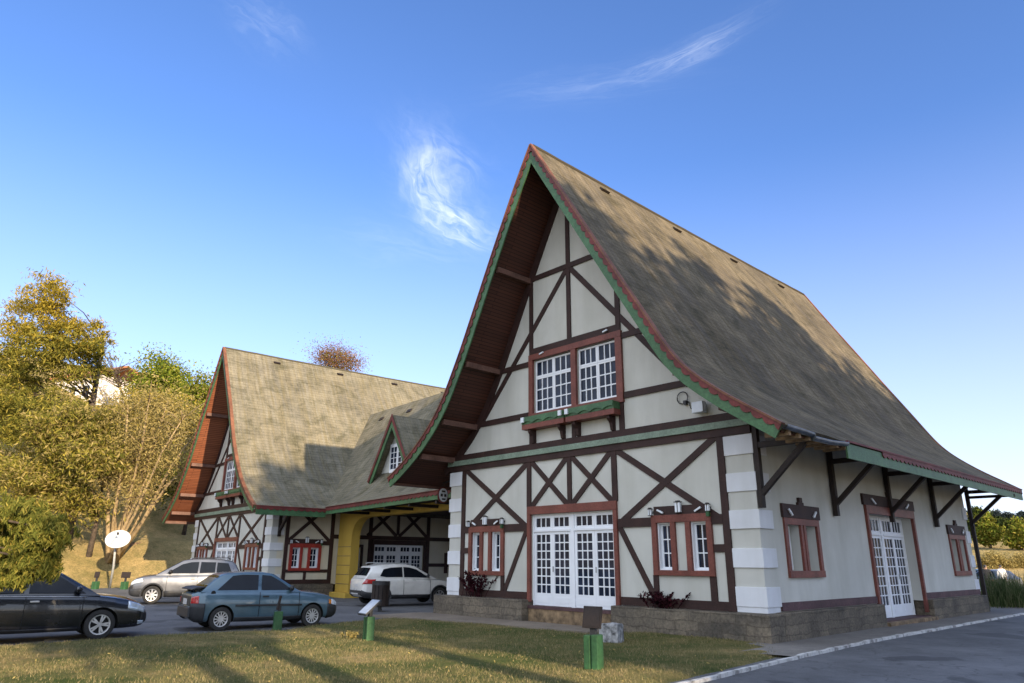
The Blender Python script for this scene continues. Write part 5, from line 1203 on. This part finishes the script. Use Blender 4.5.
# drooping conifer bough close at the left: its trunk stands outside the picture
b = Vector((-8.3, -17.6, -.05)); Tc = empty('conifer', 'conifer with drooping olive-green bough hanging in front of the black car', 'tree', b)
mb = MB(); mb.tube([(0, 0, 0), (0, 0, 2.5), (.1, .1, 6), (.1, 0, 9)], [.30, .26, .18, .08], 10)
lobes = [(at(px+3, py-4, dd)-b, rx, ry) for px, py, rx, ry, dd in ((18, 515, 34, 16, 12.2), (40, 532, 26, 18, 12), (8, 545, 32, 18, 12.4), (30, 558, 28, 18, 12), (58, 535, 12, 16, 12), (14, 575, 22, 12, 12), (48, 566, 12, 12, 12), (-30, 520, 40, 30, 12.4), (-40, 560, 40, 20, 12), (-70, 500, 50, 40, 12))]
P = []; g = np.random.default_rng(77)
for q, rx, ry in lobes:
    s = 12/PXM; st = Vector((0, 0, q.z+.5)); mb.tube([st, st.lerp(q, .5)+Vector((0, 0, .25)), q], [.06, .04, .012], 6)
    for _ in range(int(rx*ry/4.5)):
        d = g.normal(size=3); d /= np.linalg.norm(d); c0 = np.array(q)+d*g.uniform(.15, 1)*np.array([rx*s, rx*s, ry*s]); L = g.uniform(.10, .26)
        ax = np.array([g.normal()*.5, g.normal()*.5, -1]); ax /= np.linalg.norm(ax); t = g.random(40)[:, None]
        P.append(c0+ax*t*L+g.normal(size=(40, 3))*.020)
mb.build('trunk', 'bark', Tc, smooth=True); card_mesh('foliage', np.vstack(P), .024, 'leaf_bough', Tc, 2.6, 1.6, 5)

# trees across the road (they throw the shade on the roof, the wall and the lawn)
SG = 'shade trees across the road'
def shade_tree(x, y, z0, z1, r, label, n=230, seed=1, per=34, size=.26, hole=.2, spread=.55):
    zc = (z0+z1)/2; h = (z1-z0)/2; rg = random.Random(seed)
    bl = [(0, 0, zc, r*.9, r*.9, h*.9, 2)]+[(r*.55*math.cos(a), r*.55*math.sin(a), zc+h*rg.uniform(-.55, .45), r*.6, r*.6, h*.5, 1) for a in np.linspace(0, 5.5, 6)]
    tree('shade_tree', label, (x, y, -.05), [(0, 0, 0), (.1, .1, z0*.5), (0, .1, z0), (.1, 0, zc), (0, 0, z1-.8)], bl, 'leaf_dark', n, per, spread, size, seed=seed, limbs=20, r0=.34, group=SG, shell=hole)
shade_tree(45, -11.4, 8.5, 30.0, 3.9, 'tallest dense shade tree well across the road, opposite the front corner', 800, 41, size=.48, spread=.7)
shade_tree(46, -4.6, 8.0, 29.6, 4.0, 'broad dense shade tree across the road, opposite the first side window', 800, 42, size=.48, spread=.7)
shade_tree(45, .4, 7.5, 28.6, 3.8, 'round shade tree across the road, opposite the side door', 750, 43, size=.48, spread=.7)
shade_tree(46, 5.8, 7.0, 25.6, 3.8, 'low dense shade tree across the road, opposite the far side window', 650, 44, size=.48, spread=.7)
shade_tree(46, 11.2, 7.0, 22.4, 3.7, 'lowest shade tree across the road, farthest from the camera', 575, 45, size=.48, spread=.7)
shade_tree(38, -7.6, 7.0, 17.5, 3.4, 'smaller leafy shade tree standing in front of the tall one across the road', 420, 46, size=.40, spread=.7)
shade_tree(38, 3.0, 6.0, 16.5, 3.6, 'wide low shade tree in front of the round one across the road', 420, 47, size=.40, spread=.7)
shade_tree(40, -17.6, 5.0, 12.2, 3.0, 'squat shade tree at the near end of the far row across the road', 200, 51, size=.40, spread=.7)
shade_tree(19, -11.2, 8.8, 13.2, 1.9, 'shade tree with a high small crown on a bare trunk across the road', 120, 49)
shade_tree(21, -15.6, 8.4, 12.6, 2.0, 'shade tree with a bare trunk at the near end of the row', 110, 48)
shade_tree(17.5, -13.5, 8.6, 12.8, 1.9, 'bare-trunked shade tree between the two high-crowned ones nearest the road', 100, 52)

# ------------------------------------------------------------------ smaller things
# satellite dish on its pole
def at_ground(px, py, z=0.0):
    d = R_*((px-512)/702.4)-U_*((py-341.5)/702.4)+W_; return CAM+d*((z-CAM.z)/d.z)
dp = at(110, 586, 44); dp.z = terrain(dp.x, dp.y)-.05
ds = empty('satellite_dish', 'large white satellite dish on a pale pole at the foot of the bank', 'satellite dish', dp)
hc = at(118, 541, 43.6)-dp; MB().tube([(0, 0, 0), hc*.5, hc-Vector((0, .1, .25))], [.07, .065, .06], 10).build('pole', 'greymetal', ds, smooth=True)
ax = Vector((.70, -.30, .62)).normalized(); q = ax.to_track_quat('Z', 'Y').to_matrix().to_4x4(); Mx = Matrix.Translation(hc) @ q
prof_ = [(r, .20*(r/.70)**2) for r in np.linspace(0, .70, 12)]
MB().lathe(prof_+[(r, z-.025) for r, z in prof_[::-1]], 32, Mx).build('reflector', 'dish', ds, smooth=True)
fp = Mx @ Vector((0, 0, .75)); mb = MB()
for a in (0, 2.1, 4.2): mb.tube([Mx @ Vector((.68*math.cos(a), .68*math.sin(a), .18)), fp], [.015, .015], 5)
mb.build('feed_arm', 'greymetal', ds); MB().lathe([(0, 0), (.07, 0), (.07, -.14), (0, -.14)], 12, Matrix.Translation(fp) @ q).build('feed_horn', 'dark', ds)

# green posts with tilted boards
def info_post(loc, rz, label, h=.50, w=.27, boardw=.36, tilt=55, face='darkwood', lift=.34, hh=.17, group='green posts carrying tilted boards'):
    T = empty('info_post', label, 'sign post', loc, rz, group)
    mb = MB(); mb.box(-w/2, -.015, -w*.4, w*.4, -.1, h).box(.015, w/2, -w*.4, w*.4, -.1, h*1.02).box(-.015, .015, -w*.3, w*.3, -.1, h*.97); mb.build('post', 'postgreen', T, bevel=.012)
    MB().box(-.05, .05, -.02, .05, h, h+lift*.55).build('stem', 'bumper', T)
    c = Vector((0, -.01, h+lift*.62)); t = rad(tilt); u = Vector((0, math.cos(t), math.sin(t))); n = Vector((0, -math.sin(t), math.cos(t))); x = Vector((1, 0, 0))
    def slab(hw, hl, d0, d1): return [c+x*sx*hw+u*sy*hl+n*d for d in (d0, d1) for sx, sy in ((-1, -1), (1, -1), (1, 1), (-1, 1))]
    mb = MB(); mb.hexa(slab(boardw/2, hh, -.018, .018)); b_ = mb.build('board', 'darkwood' if face == 'darkwood' else 'bumper', T, bevel=.004)
    mb = MB(); mb.hexa(slab(boardw/2-.025, hh-.025, .019, .024)); mb.build('board_face', face, b_)
    return T
p = at_ground(594, 669); info_post((p.x, p.y, -.01), rad(12), 'green twin-board post with upright dark brown board, in front of the white glazed doors', .52, .26, .34, 78, 'darkwood', .44)
p = at_ground(368, 640); info_post((p.x, p.y, -.01), rad(-8), 'green post with shiny tilted white panel, in front of the slatted bin', .48, .22, .44, 40, 'panel', .32, .23)
p = at_ground(277, 629); info_post((p.x, p.y, -.01), rad(-17), 'green post with small dark head beside the blue car door', .42, .24, .20, 80, 'darkwood', .34)
for (px, lab) in ((124, 'small green post with square dark board by the silver car nose'), (95, 'small green post with narrow dark board left of the satellite dish pole')):
    p = at(px, 588, 42); info_post((p.x, p.y, terrain(p.x, p.y)), rad(35), lab, .5, .34, .62 if px > 100 else .34, 84, 'darkwood', .62)
# weathered white block by the doors
p = at_ground(612, 642); wb = MB(); rg = random.Random(2); vs = []
for z, k in ((-.05, 1.0), (.18, 1.0), (.33, .97), (.37, .88)):
    for a in np.linspace(0, 2*math.pi, 16, endpoint=False):
        ca, sa = math.cos(a), math.sin(a); m_ = max(abs(ca), abs(sa)); vs.append((ca/m_*.21*k+rg.gauss(0, .006), sa/m_*.17*k+rg.gauss(0, .006), z+rg.gauss(0, .006)))
wb.add(vs, [(j*16+i, j*16+(i+1) % 16, (j+1)*16+(i+1) % 16, (j+1)*16+i) for j in range(3) for i in range(16)]+[tuple(range(48, 64))])
o = wb.build('marker_stone', 'whitewash'); o.location = (p.x, p.y, 0); o.rotation_euler = (0, 0, rad(15)); tag(o, 'squat weathered black and white stone block on the grass by the glazed doors', 'stone block')
# slatted bin
p = at(380, 605, 25.2); T = empty('litter_bin', 'dark wooden slatted litter bin in front of the white car rear wheel', 'litter bin', (p.x, p.y, p.z-.02), rad(42)); mb = MB()
for k in range(14):
    a = 2*math.pi*k/14; c_ = Vector((.30*math.cos(a), .30*math.sin(a), 0)); e = Vector((-math.sin(a), math.cos(a), 0))*.058; r_ = Vector((math.cos(a), math.sin(a), 0))*.012
    mb.hexa([c_+e+r_, c_-e+r_, c_-e-r_, c_+e-r_]+[v+Vector((0, 0, .80)) for v in (c_+e+r_, c_-e+r_, c_-e-r_, c_+e-r_)])
mb.build('slats', 'darkwood', T); MB().lathe([(0, .0), (.28, .0), (.28, .74), (.27, .74), (.27, .05), (0, .05)], 20).build('liner', 'dark', T)
MB().lathe([(.285, .70), (.325, .70), (.325, .83), (.285, .83), (.285, .70)], 20).build('rim', 'dark', T); MB().box(-.06, .06, -.06, .06, RZ-p.z-.02, .0).build('foot', 'dark', T)

# plants at the foot of the walls
def sprig(name, loc, label, n, h, r, mat, stem='leaf_maroon', seed=1, size=.05, cat='plant', leaves=True, group=None):
    T = empty(name, label, cat, loc, 0, group); rg = random.Random(seed); mb = MB(); P = []
    for i in range(n):
        a = rg.uniform(0, 6.28); o = Vector((rg.gauss(0, r*.35), rg.gauss(0, .06), 0)); e = o+Vector((math.cos(a)*r*rg.uniform(.3, 1), math.sin(a)*r*.35, h*rg.uniform(.5, 1))); m_ = o.lerp(e, .5)+Vector((0, 0, h*.12)); mb.tube([o, m_, e], [.010, .008, .003], 4)
        for t in np.linspace(.3, 1, 9): q_ = o.lerp(m_, t*2) if t < .5 else m_.lerp(e, t*2-1); P += [(q_.x+rg.gauss(0, .025), q_.y+rg.gauss(0, .025), q_.z+rg.gauss(0, .02)) for _ in range(3)]
    mb.build('stems', stem, T); card_mesh('leaves', np.array(P), size, mat, T, 1.3, 0, seed); return T
sprig('potted_shrub', (-9.95, -.18, .55), 'leggy dark maroon plant under the left front window', 30, .85, .75, 'leaf_maroon', seed=3, size=.042)
sprig('potted_shrub', (-2.62, -.18, .55), 'low dark maroon plant on the plinth under the right front window', 22, .42, .55, 'leaf_maroon', seed=6, size=.042)
sprig('weed_tuft', (p.x*0-6.35, -6.75, 0), 'small pale weed tuft beside the tilted white panel post', 16, .16, .2, 'leaf_tan', 'leaf_blade', 8, .02)
# strappy grass clump at the far corner of the side wall
gpos = at_ground(1004, 606); T = empty('grass_clump', 'dense dark strappy grass bush at the far corner of the side wall', 'bush', (gpos.x-.05, gpos.y+.5, 0)); g = np.random.default_rng(3); V = []; Fc = []
for i in range(2600):
    a = g.uniform(0, 6.283); o = np.array([g.normal()*.75, g.normal()*.9, 0]); L = g.uniform(1.0, 1.9); sp = g.uniform(.2, 1.2); w = .013; d = np.array([math.cos(a), math.sin(a)]); n_ = np.array([-d[1], d[0], 0])*w; k0 = len(V)
    for t in np.linspace(0, 1, 5):
        c_ = o+np.array([d[0]*sp*t**1.6, d[1]*sp*t**1.6, L*(t-.38*t*t*sp*1.4)]); V += [tuple(c_-n_*(1-t*.9)), tuple(c_+n_*(1-t*.9))]
    Fc += [(k0+2*j, k0+2*j+1, k0+2*j+3, k0+2*j+2) for j in range(4)]
mb = MB(); mb.add(V, Fc); mb.build('blades', 'leaf_blade', T, fix=False)
bush_b = at_ground(1024, 596); T = empty('shrub', 'dark rounded shrub behind the strappy grass at the right edge', 'bush', (bush_b.x+.8, bush_b.y+6, 0)); _, P = clumps([(0, 0, .75, 1.5, 1.5, .85)], 60, 40, .22, 91, .2); MB().tube([(0, 0, 0), (0, 0, .8)], [.05, .03], 6).build('stem', 'bark', T); card_mesh('foliage', P, .07, 'leaf_dark', T, seed=92)

# white house on the hilltop
hp = at(97, 400, 76); T = empty('hilltop_house', 'white walled house with orange tile roof among the trees on the hilltop', 'house', (hp.x, hp.y, hp.z-1.2), rad(25))
w_ = MB().box(-3.4, 3.4, -3, 3, -4, 3.1).build('wall', 'housewall', T)
MB().prism([(-3.9, -3.5, 2.9), (3.9, -3.5, 2.9), (3.9, 0, 4.5), (-3.9, 0, 4.5)], (0, .0, .18)).prism([(-3.9, 0, 4.5), (3.9, 0, 4.5), (3.9, 3.5, 2.9), (-3.9, 3.5, 2.9)], (0, 0, .18)).build('roof', 'tile', T)
for x in (-2, .2, 2.2): f_ = MB().box(x-.55, x+.55, -3.06, -3.01, .7, 2.0).build('window', 'white', T); MB().box(x-.45, x+.45, -3.075, -3.062, .8, 1.9).build('pane', 'glass', f_)
h2 = at(124, 382, 80); T = empty('hilltop_house', 'small ochre house with orange roof on the skyline right of the white house', 'house', (h2.x, h2.y, h2.z-1.6), rad(-10))
MB().box(-2, 2, -2, 2, -4, 1.4).build('wall', 'stucco_cream', T); MB().prism([(-2.4, -2.4, 1.3), (2.4, -2.4, 1.3), (0, -2.4, 3.0)], (0, 4.8, 0)).build('roof', 'tile', T); MB().box(-.5, .5, -2.06, -2.01, -.4, .6).build('window', 'glass', T)
# low wall at the foot of the bank beside the far hall
p0 = at(128, 541, 50); p1 = at(188, 540, 56); mb = MB(); mb.bar((p0.x, p0.y, p0.z-.7), (p1.x, p1.y, p1.z-.7), .35, 1.2); o = mb.build('retaining_wall', 'rubble'); tag(o, 'low brown retaining wall half way up the bank beside the left hall', 'wall')

# far hillside on the right with trees, parked cars and people
FT = 'trees on the far hillside'
far = [(990, 100, 513, 11, 'round golden-green tree nearest the end post of the side wall', 'leaf_green', 'leaf_olive'), (1021, 96, 518, 10, 'olive tree at the far right edge of the hillside', 'leaf_green', 'leaf_olive'),
       (1008, 112, 530, 9, 'dark tree between the two lighter hillside trees', 'leaf_dark', 'leaf_dark'), (976, 112, 524, 10, 'dark tree on the far hill close behind the end post', 'leaf_dark', 'leaf_dark'), (1040, 110, 524, 11, 'dark tree beyond the right edge of the far hill', 'leaf_dark', 'leaf_dark'),
       (984, 150, 507, 11, 'small dark tree at the left end of the far ridge line', 'leaf_dark', 'leaf_green'), (1000, 158, 510, 11, 'haze-tinted grey-green tree second from the left on the far ridge line', 'leaf_far_haze', 'leaf_far_haze'), (1014, 154, 512, 10, 'haze-tinted grey-green tree third from the left on the far ridge line', 'leaf_far_haze', 'leaf_far_haze'), (1028, 160, 511, 11, 'dark haze-tinted tree at the right end of the far ridge line', 'leaf_far_haze', 'leaf_far_haze')]
for i, (px, dep, ptop, rp, lab, m1, m2) in enumerate(far):
    q_ = at(px, 545, dep); base = Vector((q_.x, q_.y, terrain(q_.x, q_.y)-.1)); zt = max(at(px, ptop, dep).z-base.z, 3.5); s_ = dep/PXM
    tree('hillside_tree', lab, base, [(0, 0, 0), (.1, 0, zt*.35), (0, 0, zt*.7)], [(0, 0, zt*.58, rp*.8*s_, rp*.8*s_, zt*.40, 2), (rp*.5*s_, 0, zt*.42, rp*.6*s_, rp*.6*s_, zt*.3, 1), (-rp*.5*s_, 0, zt*.40, rp*.55*s_, rp*.55*s_, zt*.3, 1)], m1, 130, 60, .0026*dep, .0021*dep, seed=60+i, limbs=8, mat2=m2, frac2=.5 if dep < 105 else .25, group=FT, r0=.2, shell=.4)
for i, (px, lab) in enumerate(((986, 'yellow dry bush on the sunlit slope right of the end post'), (1004, 'yellow dry bush below the dark far tree'), (1020, 'yellow dry bush at the right edge of the sunlit slope'))):
    q_ = at(px, 560, 82); zb = terrain(q_.x, q_.y); T = empty('dry_bush', lab, 'bush', (q_.x, q_.y, zb), 0, 'dry bushes on the far slope'); _, P = clumps([(0, 0, .8, 1.5, 1.5, 1.0)], 40, 60, .35, 95+i, .2); MB().tube([(0, 0, 0), (0, 0, 1)], [.06, .03], 5).build('stem', 'bark', T); card_mesh('foliage', P, .10, 'leaf_tan', T, seed=95+i)
def far_car(px, py, dep, paint, label, rz):
    q_ = at(px, py, dep); z = -.1
    c = Car('parked_car', label, (q_.x, q_.y, z), rz, 1.7, [(0, .4, .85, .8, 0), (.2, .25, .95, .95, 0), (1, .22, .95, 1, .01), (2.8, .22, .92, 1, .02), (3.7, .25, .8, .93, .03), (4.1, .4, .6, .7, 0)], paint, .30, (.8, 3.2), 'cars parked far behind the grass bush')
    c.body(); c.cabin([(.3, .94), (.7, 1.36), (1.2, 1.43), (1.8, 1.42), (2.2, 1.3), (2.8, .9)], .92, .78, 1.42, .6); c.side_glass([[(.7, .98), (.9, 1.33), (1.6, 1.36), (1.6, .97)], [(1.66, .97), (1.66, 1.36), (2.05, 1.30), (2.5, .96)]]); c.screen((2.8, .9), (2.2, 1.3), .08, 'windscreen', .08); c.wheels('rim', 6, .19)
far_car(1012, 570, 47, 'paint_silver', 'pale silver parked car far off at the right edge behind the shrub', rad(150)); far_car(996, 571, 52, 'paint_teal', 'dark blue parked car far off beside the end post of the wall', rad(160))
def person(px, py, dep, label, top, legs, rz, sit=False):
    q_ = at(px, py, dep); T = empty('person', label, 'person', (q_.x, q_.y, RZ), rz)
    V = {'pel': (0, 0, .95, .15), 'sp': (0, 0, 1.15, .14), 'ch': (0, 0, 1.36, .165), 'nk': (0, 0, 1.52, .06), 'hd': (0, .02, 1.62, .095), 'ht': (0, .01, 1.74, .08)}
    for s in (-1, 1):
        V.update({f'h{s}': (s*.10, 0, .88, .10), f'k{s}': (s*.11, .03, .48, .065), f'a{s}': (s*.11, -.02, .08, .045), f't{s}': (s*.12, .14, .03, .04), f's{s}': (s*.19, 0, 1.42, .06), f'e{s}': (s*.25, -.02, 1.14, .043), f'w{s}': (s*.24, .10, .92, .032), f'f{s}': (s*.235, .14, .84, .03)})
    names = list(V); E = [('pel', 'sp'), ('sp', 'ch'), ('ch', 'nk'), ('nk', 'hd'), ('hd', 'ht')]
    for s in (-1, 1): E += [('pel', f'h{s}'), (f'h{s}', f'k{s}'), (f'k{s}', f'a{s}'), (f'a{s}', f't{s}'), ('ch', f's{s}'), (f's{s}', f'e{s}'), (f'e{s}', f'w{s}'), (f'w{s}', f'f{s}')]
    me = bpy.data.meshes.new('body'); me.from_pydata([V[n][:3] for n in names], [(names.index(a), names.index(b)) for a, b in E], []); o = bpy.data.objects.new('body', me); COL.objects.link(o)
    sk = o.modifiers.new('skin', 'SKIN'); 
    for i, n in enumerate(names): me.skin_vertices[0].data[i].radius = (V[n][3], V[n][3]); me.skin_vertices[0].data[i].use_root = n == 'pel'
    o.modifiers.new('sub', 'SUBSURF').levels = 1
    dg = bpy.context.evaluated_depsgraph_get(); dg.update(); m2 = bpy.data.meshes.new_from_object(o.evaluated_get(dg)); o.modifiers.clear(); o.data = m2
    m2.materials.clear()
    for k in ('skin', top, legs, 'dark'): m2.materials.append(M[k])
    for pz in m2.polygons:
        z = pz.center.z; ax_ = abs(pz.center.x); pz.material_index = (3 if z > 1.68 or (z > 1.58 and pz.center.y < -.03) else 0 if z > 1.50 or (z < .93 and ax_ > .19) else 1 if z > .95 or ax_ > .19 else 2 if z > .09 else 3); pz.use_smooth = True
    o.parent = T; return T
person(986, 572, 40, 'person in dark clothes standing by the far end post of the wall', 'cloth_dark', 'cloth_dark', rad(15)); person(1001, 570, 44, 'person in a white top standing beside the far parked cars', 'cloth_white', 'cloth_dark', rad(35))

fl = []
rg = random.Random(31)
while len(fl) < 700:
    x, y = -11+13*rg.random(), -.3-13*rg.random()
    if pt_in((x, y), LAWN): fl.append((x, y, lawn_z(x, y)+.022))
o = card_mesh('fallen_leaves', np.array(fl), .022, 'leaf_tan', None, 1.2, 0, 17); tag(o, kind='stuff')
